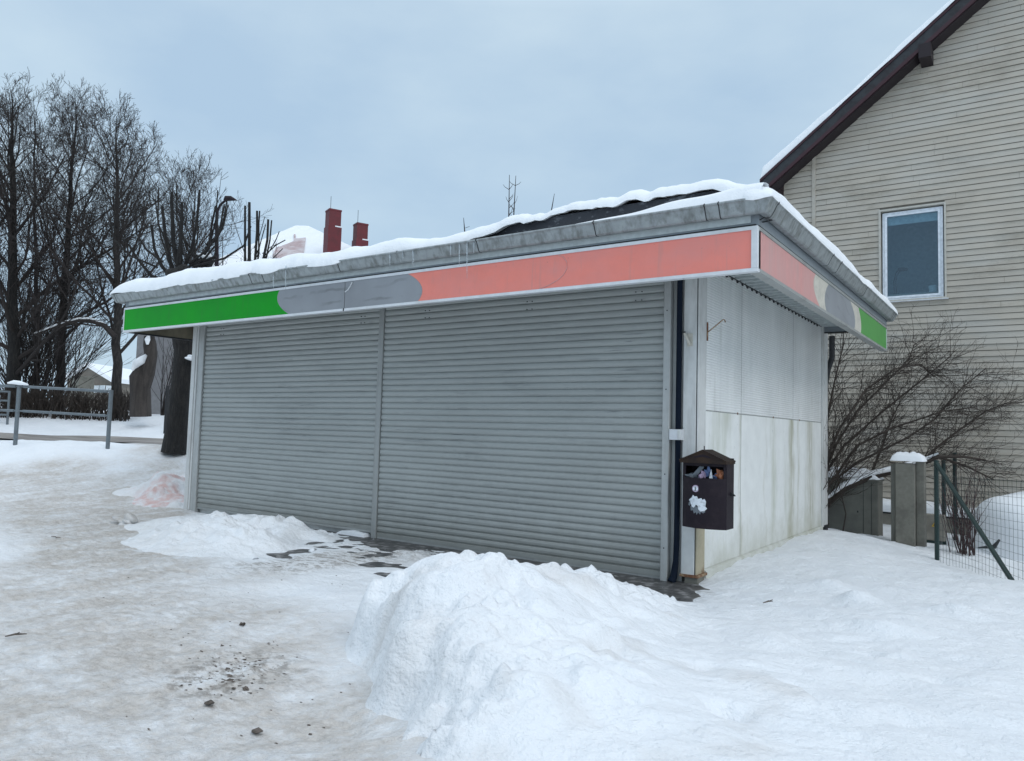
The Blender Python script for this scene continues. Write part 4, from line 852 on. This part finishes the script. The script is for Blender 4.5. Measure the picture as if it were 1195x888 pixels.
# ------------------------------------------------------------------ trees
class Tree:
    def __init__(s, seed): s.r = random.Random(seed); s.trunk = MB(); s.br = MB(); s.sn = MB(); s.sns = []
    def snow(s, m): s.sns.append(m); s.sn = MB()
    def dirn(s, d, ang):
        o = d.orthogonal().normalized(); o.rotate(Matrix.Rotation(s.r.uniform(0,2*math.pi), 3, d)); return (d*math.cos(ang)+o*math.sin(ang)).normalized()
    def path(s, p, d, L, r0, r1, n, wig, up, mb, sides, first=None):
        pts = [p.copy()]; rad = [r0]; d = d.copy(); ds = [d.copy()]
        for i in range(n):
            d = (d + Vector((s.r.gauss(0,wig), s.r.gauss(0,wig), s.r.gauss(0,wig))) + Vector((0,0,up))).normalized()
            p = p + d*(L/n); pts.append(p.copy()); rad.append(r0+(r1-r0)*(i+1)/n); ds.append(d.copy())
        mb.tube(pts, rad, sides, cap=(sides > 4)); return pts, rad, ds
    def limb(s, p, d, L, r, lev, maxlev, wig=.13, up=.05, dens=1.0, minr=.006, ang=(.5,1.0), ratio=.55, env=None):
        n = 7 if lev <= 1 else (5 if lev == 2 else 3)
        pts, rad, ds = s.path(p, d, L, r, max(minr*.8, r*.3), n, wig, up, s.br, 6 if lev <= 1 else (4 if lev == 2 else 3))
        if lev >= maxlev or L < .3: return
        k = max(2, int(dens*{1:9,2:7,3:5,4:3}.get(lev,3)))
        for i in range(k):
            t = .18+.82*(i+s.r.random())/k; f_ = t*n; a = min(n-1, int(f_)); fr = f_-a; q = pts[a].lerp(pts[a+1], fr)
            dd = s.dirn(ds[a+1], s.r.uniform(*ang)); dd.z += .12; dd.normalize()
            s.limb(q, dd, L*ratio*(1.15-.55*t)*s.r.uniform(.7,1.2), max(minr, rad[a]*.5), lev+1, maxlev, wig*1.15, up, dens, minr, ang, ratio)
    def build(s, name, label, cat, base, bark='bark', tw='twig', group=None, snowm=True, crown='branches'):
        R = thing(name, tuple(base), label, cat, group)
        if s.trunk.v: mk('trunk', s.trunk, bark, R, smooth=True)
        if s.br.v: mk(crown, s.br, tw, R)
        for m in s.sns+([s.sn] if s.sn.v else []): mk('snow_cover', m, 'softsnow', R, smooth=True)
        return R
def gp(px, d): p = at(px, 500, d); return Vector((p.x, p.y, gz(p.x, p.y)-.1))
def leader_tree(seed, px, d, topy, r, name, label, nl=26, spread=.42, first=.28, dens=1.0, maxlev=4, lean=(0,0), minr=.0056, ang0=(.7,1.15), bark='bark', up=.07, group=None, tw='twig', fork=None):
    T = Tree(seed); b = gp(px, d); top = at(px+lean[0], topy, d); Ht = top.z-b.z; pts = []; rad = []; n = 16
    for i in range(n+1):
        t = i/n; q = b.lerp(top, t) + Vector((T.r.gauss(0,.03), T.r.gauss(0,.03), 0))*(1 if 0 < i < n else 0); pts.append(q); rad.append(r*(1.35 if i == 0 else 1)*(1-t)**.8+minr)
    T.trunk.tube(pts, rad, 10)
    for i in range(nl):
        t = first+(1-first)*(i+T.r.random())/nl; f_ = t*n; a = min(n-1, int(f_)); q = pts[a].lerp(pts[a+1], f_-a)
        dd = T.dirn(Vector((0,0,1)), T.r.uniform(*ang0)*(1-.45*t)); L = Ht*spread*(1.12-t)**.8*T.r.uniform(.7,1.1)
        T.limb(q, dd, L, max(minr, min(rad[a]*.38, .02+L*.012)), 1 if L > 1.6 else 2, maxlev, .11, up, dens, minr, ratio=.5)
    return T, b, top
DRAW_TREES = True
if DRAW_TREES:
    T, b, top = leader_tree(11, 136, 29, 135, .19, '', '', 34, .54, .20, dens=1.08)
    # long arching bough with snow on it
    v = [at(x, y, 28.6) for x, y in ((134,393),(122,380),(105,374),(92,374),(75,378),(58,384),(40,391))]
    T.br.tube(v, [.11,.10,.08,.07,.05,.035,.02], 6); T.sn.tube([p+Vector((0,0,.07)) for p in v[1:]], [.05,.06,.055,.045,.04,.02], 6)
    T.build('bare_tree', 'tall bare tree with a straight trunk and a snowy arching low bough beside the hedge', 'tree', b, group='bare trees at the left')
    T, b, top = leader_tree(21, 66, 31, 118, .19, '', '', 30, .52, .22, lean=(22,0), dens=1.05); T.build('bare_tree', 'tall bare forked tree between the leftmost thicket trunk and the tree with the snowy bough', 'tree', b, 'darkbark', group='bare trees at the left')
    T, b, top = leader_tree(31, 14, 29, 105, .26, '', '', 34, .46, .12, dens=1.05); T.build('bare_tree', 'very dark thick trunked bare tree at the left edge', 'tree', b, 'darkbark', group='bare trees at the left')
    T, b, top = leader_tree(33, 43, 34, 112, .12, '', '', 18, .42, .25, lean=(-4,0), dens=.8); T.build('bare_tree', 'slim bare tree rising behind the dark thicket', 'tree', b, 'darkbark', group='bare trees at the left')
    T, b, top = leader_tree(35, -30, 31, 70, .3, '', '', 20, .40, .1, dens=.9); T.build('bare_tree', 'bare tree mostly outside the left edge of the picture, its boughs reaching in', 'tree', b, 'darkbark', group='bare trees at the left')
    T, b, top = leader_tree(41, 226, 34, 205, .13, '', '', 30, .58, .18, ang0=(.5,1.0), up=.12, dens=.95); T.build('bare_tree', 'bushy fine twigged bare tree behind the pollarded tree', 'tree', b, group='bare trees at the left')
    # dark many stemmed thicket
    for px, d, n_, w, h, lab in ((50,30,50,5.0,5.4,'dark many stemmed thicket spreading like a fan behind the hedge'),(25,31,44,4.5,7.0,'dense black thicket below the tree at the left edge')):
        T = Tree(int(px)); b = gp(px, d)
        for i in range(n_):
            a = T.r.uniform(0,2*math.pi); l = T.r.uniform(.05,.75); dd = Vector((math.cos(a)*l, math.sin(a)*l, 1)).normalized()
            T.limb(b+Vector((T.r.gauss(0,.5),T.r.gauss(0,.4),0)), dd, h*T.r.uniform(.6,1.0), .026, 2, 4, .08, .0, .9, .0065, (.2,.6), .5)
        T.build('thicket', lab, 'shrub', b, tw='twig', crown='stems')
    # hedge
    T = Tree(5); bb = gp(90, 28.4)
    for i in range(330):
        px = T.r.uniform(-20, 152); q = gp(px, 28.3+T.r.uniform(-.25,.35)); dd = Vector((T.r.gauss(0,.16), T.r.gauss(0,.16), 1)).normalized()
        T.limb(q, dd, T.r.uniform(.9,1.12), .02, 3, 4, .12, 0, 1.3, .009, (.2,.7), .5)
    R = thing('hedge', tuple(bb), 'low brown leafless hedge across the road behind the railing', 'hedge'); mk('stems', T.br, 'brushtwig', R)
    # pollarded tree by the kiosk
    T = Tree(61); D = 16
    def a3(pp): return [at(x, y, d) for x, y, d in pp]
    T.trunk.tube(a3(((203,528,D),(206,500,D),(209,470,D),(213,440,D),(216,410,D),(217,395,D))), [.26,.215,.205,.21,.22,.19], 14)
    T.trunk.tube(a3(((214,405,D),(209,380,D-.2),(205,355,D-.3),(213,330,D-.4),(211,318,D-.4))), [.2,.17,.16,.17,.19], 10)
    T.trunk.tube(a3(((217,405,D),(224,380,D+.2),(229,350,D+.3),(233,322,D+.3),(236,306,D+.3))), [.2,.16,.14,.15,.17], 10)
    T.trunk.blob(at(235,308,D+.3), .24, 5, .3, 3, (1,1,.8)); T.trunk.blob(at(211,322,D-.4), .26, 6, .3, 3, (1,1,.8))
    def shoots(c, n_, sx, lo, hi, r0, T=T, twigs=1):
        for i in range(n_):
            a = T.r.uniform(-1,1); st = c+Vector((_r.x*a*sx*.35, _r.y*a*sx*.35, T.r.uniform(-.05,.25)))+Vector((_f.x,_f.y,0))*T.r.uniform(-.25,.25)
            L = T.r.uniform(lo,hi); en = st+Vector((_r.x*a*sx*.75,_r.y*a*sx*.75, L*.55)); tp = en+Vector((_r.x*a*.12+T.r.gauss(0,.04),_r.y*a*.12, L*.5))
            T.br.tube([st, st.lerp(en,.5)+Vector((_r.x*a*.1,_r.y*a*.1,-.05)), en, tp], [r0,r0*.9,r0*.8,r0*.65], 6)
            for k in range(int(T.r.random()*3*twigs)):
                q = en.lerp(tp, T.r.random()); T.limb(q, T.dirn(Vector((0,0,1)), T.r.uniform(.3,.7)), T.r.uniform(.3,.9), .008, 3, 4, .1, .08, .6, .005)
    shoots(at(206,312,D-.4), 9, 1.3, .7, 1.5, .024); shoots(at(234,300,D+.3), 6, .9, .7, 1.5, .022)
    # rising thick cut boughs
    for pp, r_ in ((((205,330),(188,310),(180,290),(178,262)),.042),(((205,325),(197,300),(193,270),(191,240)),.05),(((208,320),(202,280),(201,232),(201,224)),.05),(((211,318),(212,285),(213,250),(211,236)),.05),(((214,318),(224,290),(228,262),(231,222)),.04),(((200,330),(175,322),(160,300),(150,285)),.04),(((216,330),(228,310),(243,290),(247,262),(252,240)),.038),(((236,306),(250,300),(254,280),(254,250)),.045)):
        T.br.tube([at(x,y,D)+Vector((T.r.gauss(0,.03),0,0)) for x,y in pp], [r_*k_ for k_ in (.95,.85,.72,.6,.5)[:len(pp)]], 7)
    T.sn.blob(at(239,300,D+.1), .15, 8, .3, 3, (1.1,1,.5)); T.snow(T.sn); T.sn.blob(at(224,417,D-.25), .10, 9, .4, 3, (1.5,1,.55)); T.snow(T.sn); T.sn.blob(at(206,328,D-.65), .09, 12, .4, 3, (1.4,1,.45))
    T.build('pollarded_tree', 'pollarded tree with a thick black trunk standing at the left end of the kiosk', 'tree', gp(203,D), 'darkbark', tw='darkbark', crown='shoots')
    T = Tree(67); D = 15.5
    T.trunk.tube(a3(((300,520,D),(302,440,D),(304,360,D),(300,325,D))), [.24,.2,.18,.2], 12); T.trunk.blob(at(300,322,D), .3, 4, .3, 2)
    for pp, r_ in ((((286,320),(286,300),(286,262),(286,240)),.042),(((291,320),(291,290),(291,260),(291,236)),.055),(((297,322),(298,300),(300,270),(300,246)),.045),(((298,322),(302,296),(302,262),(303,246)),.03),(((304,322),(307,304),(312,280),(313,256)),.045),(((306,322),(311,300),(315,280),(317,257)),.03),(((300,310),(309,298),(322,286),(333,280)),.022),(((306,306),(315,292),(322,280),(326,270)),.018),(((296,305),(303,287),(310,262)),.018),(((296,290),(303,275),(309,253)),.014),(((306,312),(318,302),(330,290)),.018),(((300,300),(306,276),(308,268)),.016),(((306,296),(316,288),(325,284)),.012)):
        T.br.tube([at(x,y,D+T.r.uniform(-.2,.2)*0) for x,y in pp], [r_*.66*(1-.35*i/len(pp)) for i in range(len(pp))], 7)
    T.build('pollarded_tree', 'pollarded tree showing only cut upright shoots above the kiosk roof left of the red chimneys', 'tree', gp(300,D), 'darkbark', tw='darkbark', crown='shoots')
    # broken snag
    T = Tree(71); D = 27
    T.trunk.tube(a3(((164,486,D),(164,460,D),(163,440,D),(168,426,D))), [.36,.34,.34,.2], 12)
    T.trunk.tube(a3(((167,450,D),(172,435,D),(176,415,D),(175,402,D),(174,392,D))), [.27,.25,.22,.22,.17], 10); T.trunk.blob(at(171,428,D), .2, 4, .3, 2, (1,1,1.6))
    T.sn.tube(a3(((156,432,D-.1),(160,424,D-.15),(166,420,D-.2),(171,414,D-.2))), [.08,.17,.15,.05], 9); T.snow(T.sn); T.sn.tube(a3(((172,402,D-.3),(172,396,D-.3),(174,390,D-.3))), [.04,.10,.03], 8)
    T.build('tree_snag', 'broken hollow grey tree stump with snow on its top in front of the grey wall', 'tree', gp(164,D), 'cutwood')
    # saplings above the kiosk roof
    T = Tree(81); D = 17; b = gp(597, D)
    for tx_, ty_, bx in ((594.5,204,593),(602,205,597)):
        tp = at(tx_,ty_,D); b0 = at(bx,300,D); T.br.tube([b,b0,tp], [.04,.022,.006], 5)
        for i in range(8):
            q = b0.lerp(tp, T.r.uniform(.4,.95)); s_ = T.r.choice((-1,1))*T.r.uniform(.4,1); h_ = T.r.uniform(.08,.2); T.br.tube([q, q+Vector((_r.x*s_*.10,_r.y*s_*.10,h_*.5)), q+Vector((_r.x*s_*.15,_r.y*s_*.15,h_))], [.007,.005,.003], 4)
    T.build('sapling', 'two stemmed bare sapling rising behind the middle of the kiosk roof', 'sapling', b)
    for px, y0, x1, y1, lab in ((641,250,647,226,'single leaning twig stem rising behind the kiosk roof, right of the sapling'),(543,268,541,254,'tiny bare shoot rising behind the kiosk roof, left of the sapling')):
        T = Tree(px); b = gp(px, 17.5); T.br.tube([b, at(px,y0+10,17.5), at(x1,y1,17.5)], [.04,.02,.005], 5); q = at(px,y0-2,17.5); T.br.tube([q, q+Vector((_r.x*.1,_r.y*.1,.04))], [.006,.004], 4)
        T.build('sapling', lab, 'sapling', b)
    # shrub between kiosk and house
    T = Tree(91); b = onY(955, 600, 5.8); b.z = -.25; D = (b-CAM).dot(_f)
    limbs = [((962,590),(985,570),(1015,557),(1045,550),(1072,543),(1095,533),(1125,533),(1150,537)), ((958,560),(975,520),(1000,480),(1030,450),(1060,420),(1068,400)), ((958,560),(985,520),(1030,480),(1080,440),(1110,415)),
             ((960,570),(1000,540),(1060,510),(1090,490),(1120,455),(1150,430)), ((1072,543),(1090,525),(1115,505),(1150,480),(1175,470)), ((957,540),(965,490),(975,440),(985,400)), ((958,550),(980,500),(1010,455),(1045,430),(1075,425),(1090,440)),
             ((1015,557),(1030,520),(1040,490),(1050,470)), ((1095,533),(1130,545),(1160,560)), ((958,580),(1000,520),(1040,500),(1100,480),(1140,475))]
    for li, pp in enumerate(limbs):
        dz = [T.r.uniform(.2,1.3) if li else -.25]*len(pp); pts = [at(x, y, D+dz[0]*(i/len(pp))) for i, (x, y) in enumerate(pp)]; n = len(pts); r0 = .06 if li == 0 else .023
        T.br.tube(pts, [r0*(1-.8*i/n) for i in range(n)], 6)
        if li == 0: T.sn.tube([p+Vector((0,0,.055)) for p in pts[:6]], [.03,.05,.045,.05,.035,.015], 7)
        for i in range(n-1):
            for k in range(13 if li else 5):
                q = pts[i].lerp(pts[i+1], T.r.random()); d0 = (pts[i+1]-pts[i]).normalized()
                T.limb(q, T.dirn(d0, T.r.uniform(.35,.95)), T.r.uniform(.4,.95), .0055, 2, 4, .15, .02, .7, .0022, (.35,.9), .55)
    for i in range(11):
        dd = Vector((_r.x*T.r.uniform(-.3,.9), _r.y*T.r.uniform(-.3,.9), 1)) + Vector((_f.x,_f.y,0))*T.r.uniform(-.4,.4); T.limb(b+Vector((T.r.gauss(0,.15),T.r.gauss(0,.15),.1)), dd.normalized(), T.r.uniform(1.5,2.4), .011, 2, 4, .12, .02, .9, .0025, (.3,.9), .5)
    T.build('shrub', 'wide leafless shrub with a snow laden bough between the kiosk and the beige house', 'shrub', b, tw='brushtwig')
    T = Tree(95); b = onY(1127, 660, 5.6); b.z = -.15
    for i in range(30):
        dd = Vector((T.r.gauss(-.06,.16), T.r.gauss(0,.12), 1)).normalized(); T.limb(b+Vector((T.r.gauss(0,.09),T.r.gauss(0,.08),0)), dd, T.r.uniform(.6,1.25), .009, 3, 4, .06, 0, .7, .003, (.15,.5), .5)
    T.build('shrub', 'small upright reddish twiggy bush behind the slanting green brace', 'shrub', b, tw='redtwig', crown='stems')

# ------------------------------------------------------------------ left side things
D1 = 16.4
def rail_post(px, d, top, R, r=.042):
    b = gp(px, d); t = at(px, top, d); mk('post', MB().tube([(b.x,b.y,b.z-.2),(b.x,b.y,t.z)], r, 12), 'galv', R); return Vector((b.x,b.y,t.z)), Vector((b.x,b.y,b.z))
RA = thing('railing', tuple(gp(72, D1)), 'grey tubular steel railing on the near side of the road', 'railing')
tops = [rail_post(px, D1, ty, RA) for px, ty in ((-95,445),(19,449),(127,455))]
for (t0, b0), (t1, b1) in zip(tops[:-1], tops[1:]):
    v = (t1-t0).normalized()
    mk('rail', MB().tube([t0+v*.1-Vector((0,0,.03)), t1-v*.08-Vector((0,0,.03))], .032, 10), 'galv', RA); mk('rail', MB().tube([t0+v*.12-Vector((0,0,.56)), t1-v*.08-Vector((0,0,.56))], .03, 10), 'galv', RA)
    for e_ in (t0+v*.05-Vector((0,0,.03)), t1-v*.05-Vector((0,0,.03)), t0+v*.05-Vector((0,0,.56)), t1-v*.05-Vector((0,0,.56))): mk('rail_bracket', MB().tube([e_-v*.06, e_+v*.06], .018, 8), 'galv', RA)
c = at(22, 448, D1); m = MB(); m.tube([at(9,447,D1),at(16,446,D1),at(24,447,D1),at(33,449,D1)], [.02,.045,.045,.015], 8); tag(mk('rail_snow', m, 'softsnow', origin=c, smooth=True), 'small strip of snow lying on the top rail by a railing post', 'snow')
RB = thing('railing', tuple(gp(0, 27.3)), 'distant second steel railing across the road at the left edge', 'railing')
tb = [rail_post(px, 26.8, ty, RB, .04) for px, ty in ((-90,452),(8,456))]
(t0, _), (t1, _) = tb
for dz in (.03,.35,.85): mk('rail', MB().tube([t0-Vector((0,0,dz)), t1-Vector((0,0,dz))], .035, 8), 'galv', RB)
# concrete post and lath by the grey wall
p = gp(219, 25); q = at(219,455,25); tag(mk('fence_post', MB().box(p.x-.1,p.x+.12,p.y-.1,p.y+.1,p.z-.2,q.z), 'beige_house', origin=tuple(p)), 'short pale brown post between the pollarded trunk and the kiosk', 'post')
p = gp(193, 26); q = at(193,450,26); tag(mk('gate_post', MB().tube([(p.x,p.y,p.z-.2),(p.x,p.y,q.z)], .06, 8), 'black', origin=tuple(p)), 'thin black post before the grey wall left of the pollarded trunk', 'post')
T = Tree(97); b = gp(187, 30)
for i in range(22):
    dd = Vector((_r.x*T.r.uniform(-.35,.9), _r.y*T.r.uniform(-.35,.9), 1)).normalized(); T.limb(b, dd, T.r.uniform(1.8,3.4), .02, 3, 4, .08, 0, 1, .008, (.2,.6), .5)
T.build('shrub', 'thin leafless bush growing in front of the grey wall', 'shrub', b, crown='stems')
# small far house
D = 62; HS = thing('small_house', tuple(gp(100, D)), 'small far beige house with a snowy gable roof behind the hedge', 'house')
def gable(px0, px1, pyb, pye, pyp, d, depth, R, mw, ov=.3):
    a = at(px0, pye, d); b_ = at(px1, pye, d); c = at((px0+px1)/2, pyp, d); zb = at(px0, pyb, d).z
    e = (a.z+b_.z)/2; bk = Vector((_f.x,_f.y,0)).normalized()*depth
    mk('wall', MB().prism([(a.x,a.y,zb),(b_.x,b_.y,zb),(b_.x,b_.y,e),(c.x,c.y,c.z),(a.x,a.y,e)], tuple(bk)), mw, R)
    m = MB()
    for s0 in (a, b_):
        v = Vector((s0.x-c.x, s0.y-c.y, e-c.z))*1.15; st = c-bk*.06+Vector((0,0,.05)); p1 = st+v
        m.prism([tuple(st), tuple(p1), tuple(p1+Vector((0,0,.35))), tuple(st+Vector((0,0,.35)))], tuple(bk*1.1))
    rf = mk('roof', m, 'softsnow', R)
    return a, b_, c
gable(79, 130, 475, 444, 429, D, 9, HS, 'beige_house')
a = at(84,455,D-.1); b_ = at(127,455,D-.1); m = MB(); m.tube([a, b_], .25, 5); mk('veranda_rail', m, 'galv', HS)
for px in (88,104,118):
    mk('window', MB().box(at(px,0,D).x-.6, at(px,0,D).x+.6, at(px,450,D).y-.3, at(px,450,D).y+.3, at(px,458,D).z, at(px,450,D).z), 'room', HS)
p = at(97,440,50); tag(mk('gate_pillar', MB().box(p.x-.5,p.x+.5,p.y-.5,p.y+.5,1.5,at(97,439,50).z), 'pillar', origin=(p.x,p.y,1.6)), 'grey square pillar in front of the small far house', 'pillar')
# hip roofed house with red chimneys
D = 40; BH = thing('house', tuple(gp(346, D+6)), 'big grey walled house with snowy hip roof and two red chimneys behind the kiosk', 'house')
lft = at(163, 347, D); fw = Vector((_f.x,_f.y,0)).normalized(); rt = Vector((fw.y,-fw.x,0)); rt = (rt*math.cos(-.10)+fw*math.sin(-.10)); bk = Vector((-rt.y, rt.x, 0))
ez = lft.z; wd = 17.0; dp = 13.0; c0 = Vector((lft.x,lft.y,0)); cs = [c0, c0+rt*wd, c0+rt*wd+bk*dp, c0+bk*dp]
mk('wall', MB().prism([(c.x,c.y,.5) for c in cs], (0,0,ez-.5)), 'greyrender', BH)
pk = at(345, 263, D+dp/2); ovh = .5; cn = c0+rt*wd/2+bk*dp/2
es = [Vector((c.x,c.y,ez))+((c-cn).normalized()*ovh) for c in cs]
m = MB(); m.v = [tuple(e_) for e_ in es]+[(pk.x,pk.y,pk.z),(pk.x+rt.x*.8,pk.y+rt.y*.8,pk.z-.02)]; m.f = [(0,1,5,4),(1,2,5),(2,3,4,5),(3,0,4),(3,2,1,0)]
mk('roof', m, 'softsnow', BH)
nrm = (es[1]-es[0]).cross(pk-es[0]).normalized()
def onroof(px, py, lift=.03):
    v = ray(px, py); t = (es[0]-CAM).dot(nrm)/v.dot(nrm); return CAM+v*t+nrm*lift
tp_ = [onroof(*q) for q in ((318,300),(322,290),(336,285),(343,282),(343,274),(345,274),(345,279),(357,278),(354,300),(330,304))]
tt = MB(); tt.prism([tuple(q) for q in tp_], tuple(nrm*.02)); pt__ = mk('bare_tiles', tt, 'rooftile', BH)
for x0, x1, ysh, ytop, yb in ((378.5,400,266,247,298),(411,431,281,263,292)):
    cxp = (x0+x1)/2; base_ = onroof(cxp, yb); d_ = (base_-CAM).dot(_f)-1.0; a = at(x0+.8, ytop, d_); b_ = at(x1-.8, ytop, d_); zs_ = at(cxp, ysh, d_).z; zt_ = at(cxp, ytop, d_).z
    w_ = (b_-a).length; ctr_ = a.lerp(b_, .5); ch = MB(); 
    def cbox(mm, w2, z0, z1):
        aa = math.radians(38); e1 = Vector((rt.x*math.cos(aa)+bk.x*math.sin(aa), rt.y*math.cos(aa)+bk.y*math.sin(aa),0)); e2 = Vector((-e1.y,e1.x,0)); h_ = w2/2
        mm.prism([tuple(Vector((ctr_.x,ctr_.y,z0))+e1*i*h_+e2*j*h_) for i,j in ((-1,-1),(1,-1),(1,1),(-1,1))], (0,0,z1-z0)); return e1, e2
    w_ = w_/1.40; e1, e2 = cbox(ch, w_*1.12, base_.z-2.2, zs_); cbox(ch, w_, zs_, zt_-.03)
    cm = mk('chimney', ch, 'chimney', BH); sm_ = MB(); cbox(sm_, w_*1.06, zt_-.03, zt_+.06); mk('cap', sm_, 'chimney', cm)
    sn = MB(); q = Vector((ctr_.x,ctr_.y,zs_)); sn.tube([q-e2*w_*.56+e1*w_*.0, q-e2*w_*.56+e1*w_*.56], .035, 6); mk('snow_ledge', sn, 'softsnow', cm)
    mk('lightning_rod', MB().tube([(ctr_.x-.25,ctr_.y,zt_),(ctr_.x-.25,ctr_.y,zt_+(.9))], .02, 4), 'galv', cm)
# street lamp
D = 26; b = gp(253, D); SL = thing('street_lamp', tuple(b), 'street lamp head on a curved arm among the twigs above the kiosk roof', 'street lamp')
t = at(253, 262, D); mk('pole', MB().tube([b, t], [.09,.06], 10), 'bin', SL)
mk('arm', MB().tube([t, at(254,246,D), at(257,239,D), at(263,234,D)], .045, 8), 'bin', SL)
mk('lamp_head', MB().tube([at(262,234,D),at(264,231.5,D),at(269,231.5,D),at(276,233.5,D)], [.05,.10,.09,.02], 8), 'bin', SL)
tag(mk('cable', MB().tube([at(265,236,D), at(274,262,D-3), at(287,300,D-7), at(290,330,D-9)], .012, 4), 'black', origin=tuple(at(265,236,D))), 'thin black cable running down from the street lamp towards the kiosk', 'cable')

# ------------------------------------------------------------------ small debris
def deb(name, px, py, z, lab, cat, kind):
    c = Vector(P1(px, py, z)); c.z = gz(c.x, c.y)+.003; m = MB()
    if kind == 'twig': m.tube([c+Vector((-.07,.0,.01)), c+Vector((0,.012,.014)), c+Vector((.05,.005,.01)), c+Vector((.09,.03,.012))], [.004,.006,.005,.003], 6)
    elif kind == 'twig2': m.tube([c+Vector((-.03,-.05,.01)), c+Vector((0,0,.02)), c+Vector((.015,.06,.012))], [.004,.007,.003], 6); m.tube([c+Vector((0,0,.02)), c+Vector((.03,.01,.035))], .003, 5)
    elif kind == 'leaf':
        m.v = [tuple(c+Vector(q)) for q in ((-.04,0,.005),(-.015,.02,.018),(.02,.018,.012),(.045,0,.02),(.02,-.02,.01),(-.015,-.02,.008),(0,0,.022))]; m.f = [(0,6,1),(1,6,2),(2,6,3),(3,6,4),(4,6,5),(5,6,0)]
        m.v += [(a_,b__,c__-.003) for a_,b__,c__ in m.v]; m.f += [tuple(reversed([i+7 for i in f_])) for f_ in m.f]
    elif kind == 'chunk': m.blob(c+Vector((0,0,.004)), .018, int(px), .4, 2, (1.4,.8,.6))
    o = mk(name, m, 'snow' if kind == 'lump' else 'grit', origin=c); tag(o, lab, cat)
deb('bark_chip', 283, 731, 0, 'dark bark chip lying alone on the trodden snow left of the big snow pile', 'debris', 'chunk')
deb('twig', 18, 745, 0, 'short dark twig on the dirty path at the left edge', 'twig', 'twig2')
deb('twig', 63, 630, 0, 'short twig on the icy path left of the low snow heap', 'twig', 'twig')
deb('dead_leaf', 244, 823, 0, 'curled dark leaf below the patch of grit on the trodden snow', 'leaf', 'leaf')
deb('twig', 897, 708, .05, 'grey broken twig on the smooth snow right of the litter bin', 'twig', 'twig2')
deb('dead_leaf', 300, 852, 0, 'brown leaf at the bottom left of the big snow pile', 'leaf', 'leaf')
deb('bark_chip', 287, 806, 0, 'dark bark chip at the right side of the grit patch', 'debris', 'chunk')
lc = P1(146, 610, .03); m = MB(); m.blob((lc[0],lc[1],.05), .12, 3, .5, 3, (1.3,.8,.6)); m.blob((lc[0]+.1,lc[1]-.04,.04), .07, 9, .6, 3, (1.2,.9,.7)); tag(mk('ice_lump', m, 'snow', origin=lc, smooth=True), 'dirty lump of ice left of the low snow heap', 'ice lump')
a_ = bpy.context.scene.objects['ice_lump'].data.attributes.new('dirt', 'FLOAT', 'POINT'); a_.data.foreach_set('value', [.9]*len(bpy.context.scene.objects['ice_lump'].data.vertices))
m = MB(); R_ = random.Random(3)
for i in range(150):
    if i < 100: px, py = R_.gauss(270,26), R_.gauss(785,16)
    else: px, py = R_.uniform(120,420), R_.uniform(650,870)
    c = Vector(P1(px, py, 0)); c.z = gz(c.x, c.y)+.001; m.blob(c, R_.uniform(.0025,.008)*(1.7 if i < 10 else 1), i, .5, 1, (R_.uniform(1,2.4),1,.35))
tag(mk('grit', m, 'grit', origin=P1(270,785,0)), 'scattered dark grit and leaf crumbs on the trodden snow in front', 'grit', kind='stuff')

# ------------------------------------------------------------------ light
sc = bpy.context.scene
w = bpy.data.worlds.new('World'); sc.world = w; w.use_nodes = True; nt = w.node_tree; bg = nt.nodes['Background']
EL, AZ = math.radians(36), math.radians(108)
sky = nt.nodes.new('ShaderNodeTexSky'); sky.sky_type = 'NISHITA'; sky.sun_disc = False; sky.sun_elevation = EL; sky.sun_rotation = AZ; sky.air_density = 1.2; sky.dust_density = 2
tc = nt.nodes.new('ShaderNodeTexCoord'); sep = nt.nodes.new('ShaderNodeSeparateXYZ'); nt.links.new(tc.outputs['Generated'], sep.inputs[0])
mp = nt.nodes.new('ShaderNodeMapping'); mp.inputs['Scale'].default_value = (1,1,2.2); nt.links.new(tc.outputs['Generated'], mp.inputs[0])
n1 = noise(nt, 2.3, mp.outputs[0], 6, .52); 
grad = ramp(nt, sep.outputs['Z'], 0.0, 1.0, (4.5,6.15,7.75,1), (12.0,13.6,15.2,1))
_e = grad.node.color_ramp.elements.new(.50); _e.color = (5.15,6.7,8.1,1)
_e = grad.node.color_ramp.elements.new(.68); _e.color = (10.2,11.8,13.5,1)
cl_ = mix(nt, ramp(nt, n1, .36, .64), (.87,.90,.945), (1.13,1.085,1.04))
mul = nt.nodes.new('ShaderNodeMix'); mul.data_type = 'RGBA'; mul.blend_type = 'MULTIPLY'; mul.inputs[0].default_value = 1; nt.links.new(grad, mul.inputs[6]); nt.links.new(cl_, mul.inputs[7])
fin = mix(nt, .90, sky.outputs[0], mul.outputs[2]); nt.links.new(fin, bg.inputs[0]); bg.inputs[1].default_value = .1
sl = bpy.data.lights.new('sun', 'SUN'); sl.energy = .65; sl.angle = math.radians(25); sl.color = (1,.985,.965)
so = bpy.data.objects.new('sun', sl); COL.objects.link(so)
sd = Vector((math.sin(AZ)*math.cos(EL), math.cos(AZ)*math.cos(EL), math.sin(EL)))   # towards the sun
so.rotation_euler = sd.to_track_quat('Z', 'Y').to_euler(); so.location = (0,0,30)
sc.view_settings.view_transform = 'Standard'; sc.view_settings.look = 'None'; sc.view_settings.gamma = 1; sc.view_settings.exposure = .10
sc.cycles.max_bounces = 6
